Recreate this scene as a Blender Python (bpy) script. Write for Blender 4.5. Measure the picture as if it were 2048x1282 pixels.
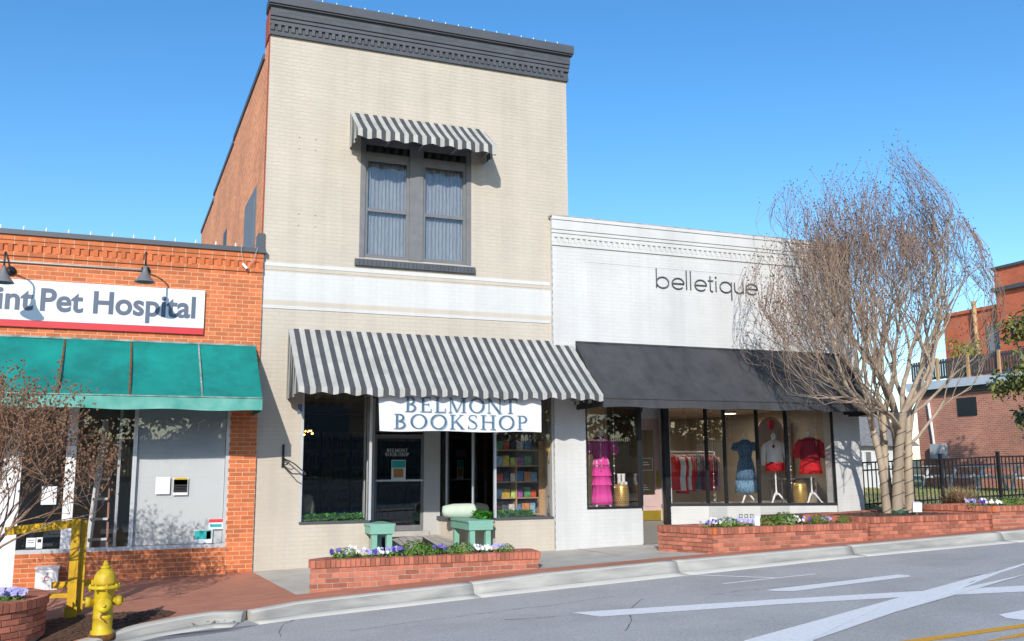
import bpy, bmesh, math, random
from mathutils import Vector, Matrix
R_ = math.radians
for o in list(bpy.data.objects): bpy.data.objects.remove(o)
scene = bpy.context.scene
COL = scene.collection
rng = random.Random(7)

# ------------------------------------------------------------------ camera, sky, sun, exposure
FPX, YAW, TILT, ROLL = 1853.5, R_(21.6086), R_(9.0105), R_(-0.353)
EYE = Vector((0.0, -15.5, 1.5))
_f = Vector((math.sin(YAW)*math.cos(TILT), math.cos(YAW)*math.cos(TILT), math.sin(TILT)))
_r0 = Vector((math.cos(YAW), -math.sin(YAW), 0)); _u0 = _r0.cross(_f)
_r = math.cos(ROLL)*_r0 + math.sin(ROLL)*_u0
_u = -math.sin(ROLL)*_r0 + math.cos(ROLL)*_u0
cd = bpy.data.cameras.new('camera'); cam = bpy.data.objects.new('camera', cd); COL.objects.link(cam)
cd.sensor_width = 36; cd.lens = FPX/2048*36; cd.clip_end = 2000; cd.clip_start = .1
M = Matrix((_r, _u, -_f)).transposed().to_4x4(); M.translation = EYE
cam.matrix_world = M
scene.camera = cam
scene.render.resolution_x = 1024; scene.render.resolution_y = 641

SUN_AZ, SUN_EL = R_(26.5), R_(25.5)       # light travels towards +Y, turned to +X by SUN_AZ
w = bpy.data.worlds.new('World'); scene.world = w; w.use_nodes = True
nt = w.node_tree; nt.nodes.clear()
sky = nt.nodes.new('ShaderNodeTexSky'); sky.sky_type = 'NISHITA'; sky.sun_disc = False
sky.sun_elevation = SUN_EL; sky.sun_rotation = math.pi + SUN_AZ
sky.altitude = 200; sky.air_density = 1.0; sky.dust_density = .35; sky.ozone_density = 2.2
bg = nt.nodes.new('ShaderNodeBackground'); bg.inputs[1].default_value = .15
ou = nt.nodes.new('ShaderNodeOutputWorld')
hsv = nt.nodes.new('ShaderNodeHueSaturation'); hsv.inputs['Saturation'].default_value = 1.3; nt.links.new(sky.outputs[0], hsv.inputs['Color'])
nt.links.new(hsv.outputs[0], bg.inputs[0]); nt.links.new(bg.outputs[0], ou.inputs[0])
sl = bpy.data.lights.new('sun', 'SUN'); sl.energy = 3.3; sl.angle = R_(.5); sl.color = (1, .955, .88)
so = bpy.data.objects.new('sun', sl); COL.objects.link(so)
sd = Vector((math.sin(SUN_AZ)*math.cos(SUN_EL), math.cos(SUN_AZ)*math.cos(SUN_EL), -math.sin(SUN_EL)))
so.rotation_euler = sd.to_track_quat('-Z', 'Y').to_euler()
vs = scene.view_settings; vs.view_transform = 'Standard'; vs.look = 'None'; vs.gamma = 1; vs.exposure = .47
vs.use_curve_mapping = False

# ------------------------------------------------------------------ pixel -> place helpers (2048 px photo)
def ray(px, py):
    return _r*((px-1024)/FPX) - _u*((py-641)/FPX) + _f
def F(px, py, Y=0.0):
    d = ray(px, py); t = (Y-EYE.y)/d.y; q = EYE + d*t; return q.x, q.z
def FX(px, py, Y=0.0): return F(px, py, Y)[0]
def FZ(px, py, Y=0.0): return F(px, py, Y)[1]
def lerp(tab, x):
    if x <= tab[0][0]:
        (a, b), (c, d) = tab[0], tab[1]
    elif x >= tab[-1][0]:
        (a, b), (c, d) = tab[-2], tab[-1]
    else:
        for (a, b), (c, d) in zip(tab, tab[1:]):
            if a <= x <= c: break
    return b + (d-b)*(x-a)/(c-a)
KT = [(-12, -.8), (-3, -.44), (1.34, -.25), (2, -.19), (4.3, -.07), (5.33, 0), (7.5, .087), (10.7, .19), (14.85, .33), (30, .8), (80, 2.2)]
GT = [(-40, -1.9), (-3, -.56), (1.95, -.33), (4.2, -.215), (7.3, -.08), (10.6, .06), (14.46, .18), (30, .66), (90, 2.4)]
def gF(x): return -.095 + .0255*(x-1.68)
def S(x, y):
    a, b = gF(x), lerp(KT, x)
    return a + (b-a)*(-y/3.0)
def RZ(x, y):
    g = lerp(GT, x)
    if y > -3.3: return g
    d = -3.3-y
    return g + (.018*d if d < 5 else .09-.018*(min(d, 10)-5))
def G(px, py, fn=S):
    d = ray(px, py); t = 6.0
    while t < 60:
        q = EYE + d*t
        if q.z <= fn(q.x, q.y): return q
        t += .01
    return q

# ------------------------------------------------------------------ materials
def mat(name, col, rough=.7, var=.12, scale=3.0, bump=0.0, bscale=60.0, metal=0.0, col2=None, spec=.4, rand=0.0, coat=0.0, detail=5.0, stretch=None, streak=0.0, big=0.0):
    m = bpy.data.materials.new(name); m.use_nodes = True
    n = m.node_tree.nodes; L = m.node_tree.links; b = n['Principled BSDF']
    b.inputs['Roughness'].default_value = rough; b.inputs['Metallic'].default_value = metal
    b.inputs['Specular IOR Level'].default_value = spec
    if coat: b.inputs['Coat Weight'].default_value = coat
    tc = n.new('ShaderNodeNewGeometry'); src = tc.outputs['Position']; POS = src
    if stretch:
        mp = n.new('ShaderNodeMapping'); mp.inputs['Scale'].default_value = stretch
        L.new(src, mp.inputs[0]); src = mp.outputs[0]
    c2 = col2 or tuple(max(0, c*(1-2*var)) for c in col)
    no = n.new('ShaderNodeTexNoise'); no.inputs['Scale'].default_value = scale; no.inputs['Detail'].default_value = detail
    L.new(src, no.inputs['Vector'])
    mr = n.new('ShaderNodeMapRange'); mr.inputs[1].default_value = .3; mr.inputs[2].default_value = .7
    L.new(no.outputs[0], mr.inputs[0])
    mx = n.new('ShaderNodeMix'); mx.data_type = 'RGBA'
    mx.inputs[6].default_value = (*c2, 1); mx.inputs[7].default_value = (*col, 1)
    L.new(mr.outputs[0], mx.inputs[0]); out = mx.outputs[2]
    if rand:
        oi = n.new('ShaderNodeObjectInfo'); ge = n.new('ShaderNodeNewGeometry')
        ad = n.new('ShaderNodeMath'); ad.operation = 'ADD'
        L.new(oi.outputs['Random'], ad.inputs[0]); L.new(ge.outputs['Random Per Island'], ad.inputs[1])
        fr = n.new('ShaderNodeMath'); fr.operation = 'FRACT'; L.new(ad.outputs[0], fr.inputs[0])
        m2 = n.new('ShaderNodeMapRange'); m2.inputs[3].default_value = 1-rand; m2.inputs[4].default_value = 1+rand*.7
        L.new(fr.outputs[0], m2.inputs[0])
        hs = n.new('ShaderNodeHueSaturation'); L.new(out, hs.inputs['Color']); L.new(m2.outputs[0], hs.inputs['Value'])
        out = hs.outputs[0]
    for amt, sc_, mp_ in ((streak, 2.2, (1.6, 1.6, .09)), (big, .55, (1, 1, 1))):
        if amt:
            mq = n.new('ShaderNodeMapping'); mq.inputs['Scale'].default_value = mp_; L.new(POS, mq.inputs[0])
            ns = n.new('ShaderNodeTexNoise'); ns.inputs['Scale'].default_value = sc_; ns.inputs['Detail'].default_value = 8; ns.inputs['Roughness'].default_value = .62; L.new(mq.outputs[0], ns.inputs['Vector'])
            mm = n.new('ShaderNodeMapRange'); mm.inputs[1].default_value = .36; mm.inputs[2].default_value = .56; mm.inputs[3].default_value = 1-amt; mm.inputs[4].default_value = 1.03; L.new(ns.outputs[0], mm.inputs[0])
            h2 = n.new('ShaderNodeHueSaturation'); L.new(out, h2.inputs['Color']); L.new(mm.outputs[0], h2.inputs['Value']); out = h2.outputs[0]
    L.new(out, b.inputs['Base Color'])
    if bump:
        n2 = n.new('ShaderNodeTexNoise'); n2.inputs['Scale'].default_value = bscale; n2.inputs['Detail'].default_value = 4
        L.new(POS, n2.inputs['Vector'])
        bp = n.new('ShaderNodeBump'); bp.inputs['Strength'].default_value = bump; bp.inputs['Distance'].default_value = .01
        L.new(n2.outputs[0], bp.inputs['Height']); L.new(bp.outputs[0], b.inputs['Normal'])
    return m
def glass(name, tint=(1, 1, 1), ior=1.5, rough=0.0):
    m = bpy.data.materials.new(name); m.use_nodes = True
    n = m.node_tree.nodes; L = m.node_tree.links; n.clear()
    o = n.new('ShaderNodeOutputMaterial'); t = n.new('ShaderNodeBsdfTransparent'); t.inputs[0].default_value = (*tint, 1)
    g = n.new('ShaderNodeBsdfGlossy'); g.inputs['Roughness'].default_value = rough
    f = n.new('ShaderNodeFresnel'); f.inputs[0].default_value = ior
    mu = n.new('ShaderNodeMath'); mu.operation = 'MULTIPLY'; mu.inputs[1].default_value = 1.6; mu.use_clamp = True
    L.new(f.outputs[0], mu.inputs[0])
    x = n.new('ShaderNodeMixShader'); L.new(mu.outputs[0], x.inputs[0]); L.new(t.outputs[0], x.inputs[1]); L.new(g.outputs[0], x.inputs[2])
    L.new(x.outputs[0], o.inputs[0]); return m
def brickmat(name, c1, c2, mortar, sc=1.0, rot=False, axis='XZ', rough=.85, ms=.006):
    m = bpy.data.materials.new(name); m.use_nodes = True
    n = m.node_tree.nodes; L = m.node_tree.links; b = n['Principled BSDF']; b.inputs['Roughness'].default_value = rough
    tc = n.new('ShaderNodeTexCoord'); sp = n.new('ShaderNodeSeparateXYZ'); cb = n.new('ShaderNodeCombineXYZ')
    L.new(tc.outputs['Object'], sp.inputs[0])
    L.new(sp.outputs['XYZ'.index(axis[0])], cb.inputs[0]); L.new(sp.outputs['XYZ'.index(axis[1])], cb.inputs[1])
    br = n.new('ShaderNodeTexBrick'); br.inputs['Scale'].default_value = 1/sc
    br.inputs['Brick Width'].default_value = .2032; br.inputs['Row Height'].default_value = .0677; br.inputs['Mortar Size'].default_value = ms
    br.inputs['Color1'].default_value = (*c1, 1); br.inputs['Color2'].default_value = (*c2, 1); br.inputs['Mortar'].default_value = (*mortar, 1)
    L.new(cb.outputs[0], br.inputs['Vector'])
    no = n.new('ShaderNodeTexNoise'); no.inputs['Scale'].default_value = .9; no.inputs['Detail'].default_value = 6; L.new(tc.outputs['Object'], no.inputs['Vector'])
    mr = n.new('ShaderNodeMapRange'); mr.inputs[1].default_value = .3; mr.inputs[2].default_value = .7; mr.inputs[3].default_value = .82; mr.inputs[4].default_value = 1.1
    L.new(no.outputs[0], mr.inputs[0])
    hs = n.new('ShaderNodeHueSaturation'); L.new(br.outputs['Color'], hs.inputs['Color']); L.new(mr.outputs[0], hs.inputs['Value'])
    L.new(hs.outputs[0], b.inputs['Base Color'])
    bp = n.new('ShaderNodeBump'); bp.inputs['Strength'].default_value = .6; bp.inputs['Distance'].default_value = .006; bp.invert = True
    L.new(br.outputs['Fac'], bp.inputs['Height']); L.new(bp.outputs[0], b.inputs['Normal'])
    return m
def emit(name, col, s):
    m = bpy.data.materials.new(name); m.use_nodes = True
    b = m.node_tree.nodes['Principled BSDF']; b.inputs['Emission Color'].default_value = (*col, 1); b.inputs['Emission Strength'].default_value = s
    b.inputs['Base Color'].default_value = (*col, 1); return m
m_pbrick = mat('orange_brick', (.62, .172, .062), .85, .1, 9, .25, 90, rand=.2, big=.1)
m_pmortar = mat('cream_mortar', (.74, .50, .31), .9, .1, 14)
m_beige = mat('beige_paint', (.515, .455, .375), .75, .05, 1.3, .12, 70, rand=.02, streak=.045, big=.04)
m_beigej = mat('beige_joint', (.49, .432, .355), .85, .05, 2, streak=.045, big=.04)
m_white = mat('white_paint', (.575, .567, .547), .7, .035, 1.1, .12, 70, rand=.015, streak=.035, big=.03)
m_whitej = mat('white_joint', (.55, .542, .522), .8, .04, 2, streak=.035, big=.03)
m_palegrey = mat('pale_grey', (.46, .455, .44), .75, .05, 2, .1, 70, rand=.02)
m_dark = mat('charcoal_paint', (.085, .094, .108), .6, .12, 4, .1, 60, rand=.08)
m_darkj = mat('charcoal_joint', (.12, .13, .145), .7, .1, 4)
m_coping = mat('charcoal_metal', (.085, .09, .1), .45, .08, 3)
m_blackm = mat('black_metal', (.016, .017, .019), .4, .1, 6)
m_alu = mat('aluminium', (.62, .63, .64), .35, .06, 8, metal=.35)
m_whitem = mat('white_metal', (.78, .78, .77), .4, .05, 6)
m_frame = mat('grey_window_paint', (.18, .18, .185), .5, .1, 6)
m_concrete = mat('concrete', (.52, .485, .42), .9, .14, 2.2, .25, 120, col2=(.40, .37, .32))
m_kerb = mat('kerb_concrete', (.56, .53, .46), .9, .2, 1.6, .25, 90, col2=(.48, .455, .40), detail=5)
m_kerbd = mat('stained_kerb_face', (.46, .44, .39), .9, .2, 1.1, .25, 90, col2=(.20, .195, .18), detail=7, stretch=(1, 1, 5))
m_asphalt = mat('asphalt', (.50, .485, .465), .93, .1, 42, .6, 90, col2=(.33, .32, .308), detail=12, big=.13)
m_patch = mat('asphalt_stain', (.24, .243, .25), .93, .1, 300, .4, 400)
m_line = mat('white_road_paint', (.82, .82, .81), .75, .05, 22, .2, 300, col2=(.70, .70, .695), detail=10)
m_yline = mat('yellow_road_paint', (.72, .37, .03), .75, .05, 30, .2, 300, col2=(.55, .28, .03))
m_paver = brickmat('brick_paving', (.50, .20, .12), (.42, .16, .095), (.40, .19, .125), axis='XY')
m_side = brickmat('side_wall_brick', (.86, .25, .08), (.56, .14, .05), (.80, .50, .30), axis='YZ', ms=.011)
m_annex = brickmat('annex_brick', (.55, .22, .14), (.43, .155, .10), (.62, .46, .36), axis='YZ', sc=1.0)
m_redb = brickmat('red_brick', (.64, .14, .06), (.54, .11, .05), (.55, .26, .16), axis='YZ')
m_plbrick = mat('planter_brick', (.50, .165, .095), .85, .15, 12, .3, 90, rand=.36, col2=(.36, .13, .085))
m_plmortar = mat('grey_mortar', (.55, .46, .38), .9, .1, 14)
m_plorange = mat('orange_corner_brick', (.58, .16, .04), .8, .1, 12, .2, 90)
m_sdark = mat('charcoal_canvas', (.075, .076, .082), .85, .1, 5, .1, 300, streak=.2)
m_slight = mat('cream_canvas', (.47, .455, .41), .85, .07, 4, .1, 300, streak=.16, big=.08)
m_black = mat('black_canvas', (.062, .062, .066), .8, .12, 2.5, .3, 5, streak=.25, big=.15)
m_green = mat('green_canvas', (.0, .25, .21), .7, .1, 1.6, .3, 5, col2=(.0, .19, .16), streak=.22, big=.1)
m_greenf = mat('faded_green_canvas', (.16, .40, .33), .8, .2, 4, .1, 100, col2=(.05, .27, .22))
m_seam = mat('pale_seam', (.35, .45, .40), .8, .2, 8, col2=(.12, .16, .14))
m_signw = mat('sign_white', (.70, .70, .71), .45, .02, 2)
m_signb = mat('sign_slate', (.10, .125, .175), .5, .04, 4)
m_red = mat('sign_red', (.62, .035, .045), .5, .05, 4)
m_navy = mat('navy_print', (.035, .085, .14), .6, .2, 18, col2=(.12, .2, .27))
m_glass = glass('window_glass')
m_glassd = glass('tinted_glass', (.72, .75, .76))
m_blind = mat('roller_blind', (.60, .62, .63), .8, .03, 3, .1, 300, stretch=(1, 1, 40))
m_curtain = mat('sheer_curtain', (.30, .325, .36), .9, .2, 16, col2=(.15, .17, .20), stretch=(9, 9, .35), detail=7)
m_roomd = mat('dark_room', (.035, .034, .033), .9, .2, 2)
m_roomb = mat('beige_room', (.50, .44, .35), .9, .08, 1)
m_roomg = mat('grey_room', (.16, .15, .14), .9, .1, 1)
m_floorw = mat('shop_floor', (.22, .17, .13), .6, .15, 3)
m_wood = mat('pale_wood', (.55, .34, .17), .6, .12, 5, .05, 60, stretch=(12, 12, 1))
m_bench = mat('sage_paint', (.22, .44, .34), .55, .07, 5, .05, 80)
m_matr = mat('rubber_mat', (.022, .022, .023), .9, .2, 30, .3, 200)
m_tile = mat('ramp_tile', (.46, .43, .40), .8, .1, 5, .2, 60)
m_rampg = mat('ramp_grey', (.30, .28, .24), .85, .15, 4, .4, 60, stretch=(4, 40, 4))
m_yellow = mat('yellow_paint', (.76, .45, .006), .5, .1, 9, .15, 60, col2=(.60, .33, .015), streak=.25)
m_hyd = mat('hydrant_yellow', (.68, .50, .014), .5, .2, 9, .2, 60, col2=(.46, .30, .02), big=.0, streak=.3)
m_rust = mat('rust', (.22, .09, .03), .9, .3, 20)
m_mulch = mat('mulch', (.16, .082, .05), .95, .3, 40, .8, 60, col2=(.065, .035, .022), detail=8)
m_lawn = mat('dormant_lawn', (.42, .34, .17), .95, .2, .55, .5, 40, col2=(.17, .27, .055), detail=8)
m_bark = mat('smooth_bark', (.46, .36, .255), .8, .2, 5, .3, 30, col2=(.27, .21, .15), stretch=(1, 1, .3))
m_twig = mat('twig', (.34, .225, .165), .9, .2, 8)
m_pod = mat('seed_pod', (.20, .12, .085), .9, .3, 20, rand=.3)
m_podl = mat('tan_seed_pod', (.34, .18, .095), .9, .3, 20, rand=.3)
m_leafg = mat('green_leaf', (.075, .15, .03), .5, .3, 4, rand=.45)
m_box = mat('box_leaf', (.13, .27, .03), .6, .3, 9, rand=.35)
m_turf = mat('plastic_turf', (.10, .40, .05), .6, .3, 12, rand=.45)
m_ygleaf = mat('yellow_green_leaf', (.27, .33, .03), .6, .3, 4, rand=.3)
m_everg = mat('evergreen', (.03, .055, .022), .7, .3, 2, rand=.4)
m_purple = mat('violet_petal', (.11, .065, .42), .6, .1, 20, rand=.3)
m_lilac = mat('lilac_petal', (.42, .40, .72), .6, .1, 20, rand=.2)
m_wpetal = mat('white_petal', (.78, .78, .76), .6, .05, 20)
m_dry = mat('dry_stem', (.46, .32, .18), .9, .2, 10, rand=.3)
m_pink = mat('hot_pink', (.80, .07, .36), .75, .06, 8, .1, 90)
m_mag = mat('magenta_tulle', (.42, .012, .20), .8, .15, 12, .2, 90)
m_skin = mat('white_form', (.74, .72, .68), .5, .04, 6)
m_redc = mat('red_cloth', (.60, .006, .012), .75, .15, 9, .1, 90)
m_wcloth = mat('white_cloth', (.70, .71, .70), .8, .05, 9, .1, 90)
m_teal = mat('teal_cloth', (.08, .16, .19), .8, .2, 9)
m_plum = mat('plum_cloth', (.16, .02, .06), .8, .2, 9)
m_blush = mat('blush_cloth', (.50, .30, .30), .8, .1, 9)
m_olive = mat('olive_cloth', (.22, .21, .05), .8, .2, 9)
m_floral = mat('blue_floral', (.10, .22, .33), .8, .3, 34, col2=(.03, .04, .09), detail=3)
m_florall = mat('light_floral', (.20, .38, .50), .8, .3, 34, col2=(.06, .08, .16), detail=3)
m_gold = mat('gold', (.72, .46, .13), .35, .1, 8, metal=.55)
m_brass = mat('brass', (.62, .45, .06), .35, .1, 8, metal=.7)
m_pinkdoor = mat('blush_paint', (.56, .40, .38), .55, .05, 4)
m_cushion = mat('pale_green_fabric', (.55, .63, .52), .85, .06, 6)
m_bulb = mat('clear_bulb', (.80, .80, .78), .2, .02, 3)
m_glow = emit('lit_bulb', (1.0, .62, .18), 6)
m_cable = mat('green_cable', (.015, .035, .022), .6, .1, 9)
m_deck = mat('dark_deck_wood', (.085, .085, .09), .8, .25, 3, stretch=(6, 6, 1))
m_fascia = mat('pale_blue_fascia', (.55, .62, .68), .7, .08, 2)
m_siding = mat('pale_siding', (.62, .64, .65), .8, .05, 2)
m_roof = mat('grey_shingle', (.25, .25, .25), .9, .2, 9)
m_util = mat('utility_grey', (.46, .50, .51), .5, .06, 5)
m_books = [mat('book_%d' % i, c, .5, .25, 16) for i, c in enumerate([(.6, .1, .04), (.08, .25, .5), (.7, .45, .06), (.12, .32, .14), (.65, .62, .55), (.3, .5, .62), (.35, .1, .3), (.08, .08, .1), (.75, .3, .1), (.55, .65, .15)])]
m_booksd = [mat('dimmed_book_%d' % i, c, .7, .25, 16) for i, c in enumerate([(.09, .03, .025), (.025, .05, .08), (.1, .075, .03), (.03, .055, .035), (.11, .105, .095), (.05, .07, .085), (.06, .03, .05), (.02, .02, .022), (.1, .055, .03), (.08, .09, .04)])]  # darkened book colours, standing in for the dim interior
m_paper = mat('paper', (.76, .76, .77), .7, .02, 5)
m_ink = mat('black_print', (.02, .02, .022), .6, .1, 5)
m_tealp = mat('teal_print', (.02, .42, .40), .6, .1, 5)
m_orangep = mat('orange_print', (.62, .28, .08), .6, .3, 60)
m_yelp = mat('yellow_print', (.75, .52, .05), .6, .3, 60)
m_redp = mat('red_print', (.65, .05, .06), .6, .1, 5)

# ------------------------------------------------------------------ mesh helpers
class MB:
    def __init__(s): s.v = []; s.f = []; s.m = []; s.sm = []
    def poly(s, pts, mi=0, smooth=False):
        i = len(s.v); s.v += [tuple(p) for p in pts]; s.f.append(tuple(range(i, i+len(pts)))); s.m.append(mi); s.sm.append(smooth)
    def box(s, x0, x1, y0, y1, z0, z1, mi=0):
        s.hexa([(x0, y0, z0), (x1, y0, z0), (x1, y1, z0), (x0, y1, z0)], [(x0, y0, z1), (x1, y0, z1), (x1, y1, z1), (x0, y1, z1)], mi)
        return s
    def hexa(s, b, t, mi=0):
        i = len(s.v); n = len(b); s.v += [tuple(p) for p in b] + [tuple(p) for p in t]
        s.f.append(tuple(i+k for k in reversed(range(n)))); s.f.append(tuple(i+n+k for k in range(n)))
        for k in range(n):
            j = (k+1) % n; s.f.append((i+k, i+j, i+n+j, i+n+k))
        s.m += [mi]*(n+2); s.sm += [False]*(n+2); return s
    def bar(s, a, b, w, h=None, up=(0, 0, 1), mi=0):
        a = Vector(a); b = Vector(b); h = h or w; d = (b-a).normalized(); u = Vector(up)
        if abs(d.dot(u)) > .95: u = Vector((0, 1, 0))
        r = d.cross(u).normalized(); u = r.cross(d); q = [(-1, -1), (1, -1), (1, 1), (-1, 1)]
        s.hexa([a+r*(x*w/2)+u*(y*h/2) for x, y in q], [b+r*(x*w/2)+u*(y*h/2) for x, y in q], mi); return s
    def tube(s, pts, rad, n=8, mi=0, cap=True):
        pts = [Vector(p) for p in pts]
        if not hasattr(rad, '__len__'): rad = [rad]*len(pts)
        i0 = len(s.v); prev = None
        for k, p in enumerate(pts):
            d = (pts[min(k+1, len(pts)-1)] - pts[max(k-1, 0)]).normalized()
            if prev is None:
                r = d.orthogonal().normalized()
            else:
                r = (prev - d*prev.dot(d)); r = r.normalized() if r.length > 1e-6 else d.orthogonal().normalized()
            prev = r; q = d.cross(r)
            for j in range(n):
                a = 2*math.pi*j/n; s.v.append(tuple(p + (r*math.cos(a) + q*math.sin(a))*rad[k]))
        for k in range(len(pts)-1):
            for j in range(n):
                a = i0+k*n+j; b = i0+k*n+(j+1) % n
                s.f.append((a, b, b+n, a+n)); s.m.append(mi); s.sm.append(True)
        if cap:
            s.f.append(tuple(i0+j for j in reversed(range(n)))); s.f.append(tuple(i0+(len(pts)-1)*n+j for j in range(n))); s.m += [mi]*2; s.sm += [False]*2
        return s
    def lathe(s, prof, c=(0, 0, 0), n=20, mi=0, axis='Z', sx=1, sy=1, wob=None):
        i0 = len(s.v); c = Vector(c)
        for r, h in prof:
            for j in range(n):
                a = 2*math.pi*j/n; k = 1 if not wob else 1+wob(a, h)
                x, y = r*k*math.cos(a)*sx, r*k*math.sin(a)*sy
                p = {'Z': (x, y, h), 'Y': (x, h, y), 'X': (h, x, y)}[axis]; s.v.append(tuple(c+Vector(p)))
        for k in range(len(prof)-1):
            for j in range(n):
                a = i0+k*n+j; b = i0+k*n+(j+1) % n; s.f.append((a, b, b+n, a+n)); s.m.append(mi); s.sm.append(True)
        s.f.append(tuple(i0+j for j in reversed(range(n)))); s.f.append(tuple(i0+(len(prof)-1)*n+j for j in range(n))); s.m += [mi]*2; s.sm += [False]*2
        return s
    def mesh(s, name, mats, fix=True):
        me = bpy.data.meshes.new(name); me.from_pydata(s.v, [], s.f)
        for m in (mats if isinstance(mats, (list, tuple)) else [mats]): me.materials.append(m)
        me.polygons.foreach_set('material_index', s.m); me.polygons.foreach_set('use_smooth', s.sm)
        if fix:
            bm = bmesh.new(); bm.from_mesh(me); bmesh.ops.recalc_face_normals(bm, faces=bm.faces); bm.to_mesh(me); bm.free()
        me.update(); return me
def link(name, me, parent=None, loc=None):
    o = bpy.data.objects.new(name, me); COL.objects.link(o)
    if parent is not None:
        o.parent = parent
        if parent.type == 'EMPTY' and not parent.get('_local'): o.matrix_parent_inverse = Matrix.Translation(-Vector(parent.location))
    if loc is not None: o.location = loc
    return o
def obj(name, mb, mats, parent=None, label=None, cat=None, group=None, kind=None, fix=True):
    o = link(name, mb.mesh(name, mats, fix), parent)
    return tag(o, label, cat, group, kind)
def tag(o, label=None, cat=None, group=None, kind=None):
    if label: o['label'] = label
    if cat: o['category'] = cat
    if group: o['group'] = group
    if kind: o['kind'] = kind
    return o
def thing(name, label, cat, loc=(0, 0, 0), group=None, local=False):
    o = bpy.data.objects.new(name, None); COL.objects.link(o); o.location = loc; o.empty_display_size = .1
    if local: o['_local'] = 1
    return tag(o, label, cat, group)
def copy_tree(o, loc=None, rz=None, label=None, scale=None):
    c = o.copy(); COL.objects.link(c)
    if loc is not None: c.location = loc
    if rz is not None: c.rotation_euler = (0, 0, rz)
    if scale is not None: c.scale = (scale,)*3
    if label: c['label'] = label
    for ch in o.children:
        d = ch.copy(); COL.objects.link(d); d.parent = c
        for g in ch.children:
            e = g.copy(); COL.objects.link(e); e.parent = d
    return c
def in_view(p):
    d = Vector(p)-EYE; z = d.dot(_f)
    if z < 1: return False
    x = 1024+FPX*d.dot(_r)/z; y = 641-FPX*d.dot(_u)/z
    return -30 < x < 2078 and -30 < y < 1312
def rect_minus(r, holes):
    out = [r]
    for h in holes:
        nx = []
        for (a, b, c, d) in out:
            e, f, g, i = h
            if e >= b or f <= a or g >= d or i <= c: nx.append((a, b, c, d)); continue
            if e > a: nx.append((a, e, c, d))
            if f < b: nx.append((f, b, c, d))
            m0, m1 = max(a, e), min(b, f)
            if g > c: nx.append((m0, m1, c, g))
            if i < d: nx.append((m0, m1, i, d))
        out = nx
    return out
BL, BH, JT = .2032, .0677, .010
_brickmesh = {}
def brick_mesh(l, h, d, m):
    k = (round(l, 4), round(h, 4), round(d, 4), m.name)
    if k not in _brickmesh:
        b = MB().box(-l/2, l/2, -d, .02, -h/2, h/2); me = b.mesh('brick', m); _brickmesh[k] = me
    return _brickmesh[k]
def brick_face(parent, p0, p1, z0, z1, holes, m, proud=.006, cap=300, top_down=False, zone=None, phase=0.0, name='brick'):
    """bricks on a wall face from p0 to p1 (XY), outward normal to the right-hand side seen from the street"""
    p0 = Vector((p0[0], p0[1], 0)); p1 = Vector((p1[0], p1[1], 0)); W = (p1-p0).length; u = (p1-p0)/W
    nrm = Vector((u.y, -u.x, 0)); rot = math.atan2(u.y, u.x)
    full = []; rest = MB(); mats = [m] + ([zz[2] for zz in zone] if zone else [])
    rows = int(math.ceil((z1-z0)/BH))
    for r in range(rows):
        if top_down: b1 = z1-r*BH-JT/2; b0 = b1-BH+JT
        else: b0 = z0+r*BH+JT/2; b1 = b0+BH-JT
        if b1 > z1+.001: b1 = z1
        if b0 < z0-.001: b0 = z0
        if b1-b0 < .012: continue
        s = -(BL/2 if r % 2 else 0)-phase
        while s < W:
            a, b = max(s+JT/2, 0), min(s+BL-JT/2, W)
            if b-a > .02:
                for q in rect_minus((a, b, b0, b1), holes):
                    if q[1]-q[0] < .015 or q[3]-q[2] < .012: continue
                    mi = 0
                    zc = (q[2]+q[3])/2
                    if zone:
                        for k, (za, zb, zm) in enumerate(zone):
                            if za <= zc < zb: mi = k+1
                    c = p0+u*((q[0]+q[1])/2); c.z = zc
                    if abs((q[1]-q[0])-(BL-JT)) < .002 and abs((q[3]-q[2])-(BH-JT)) < .002 and in_view(c):
                        full.append(((c-EYE).length, c, mi))
                    else:
                        A = p0+u*q[0]; B = p0+u*q[1]; o = nrm*proud; i = -nrm*.02
                        rest.hexa([(A+o)[:2]+(q[2],), (B+o)[:2]+(q[2],), (B+i)[:2]+(q[2],), (A+i)[:2]+(q[2],)],
                                  [(A+o)[:2]+(q[3],), (B+o)[:2]+(q[3],), (B+i)[:2]+(q[3],), (A+i)[:2]+(q[3],)], mi)
            s += BL
    full.sort(key=lambda t: t[0])
    for k, (d, c, mi) in enumerate(full):
        if k < cap:
            o = link(name, brick_mesh(BL-JT, BH-JT, proud, mats[mi]), parent, c); o.rotation_euler = (0, 0, rot)
        else:
            A = c-u*(BL-JT)/2; B = c+u*(BL-JT)/2; o = nrm*proud; i = -nrm*.02; zz = (c.z-(BH-JT)/2, c.z+(BH-JT)/2)
            rest.hexa([(A+o)[:2]+(zz[0],), (B+o)[:2]+(zz[0],), (B+i)[:2]+(zz[0],), (A+i)[:2]+(zz[0],)],
                      [(A+o)[:2]+(zz[1],), (B+o)[:2]+(zz[1],), (B+i)[:2]+(zz[1],), (A+i)[:2]+(zz[1],)], mi)
    if rest.f: obj('brick_courses', rest, mats, parent, kind='stuff')
def backing(parent, name, x0, x1, z0, z1, holes, y0, y1, m):
    b = MB()
    for (a, c, d, e) in rect_minus((x0, x1, z0, z1), holes): b.box(a, c, y0, y1, d, e)
    return obj(name, b, m, parent)
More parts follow.
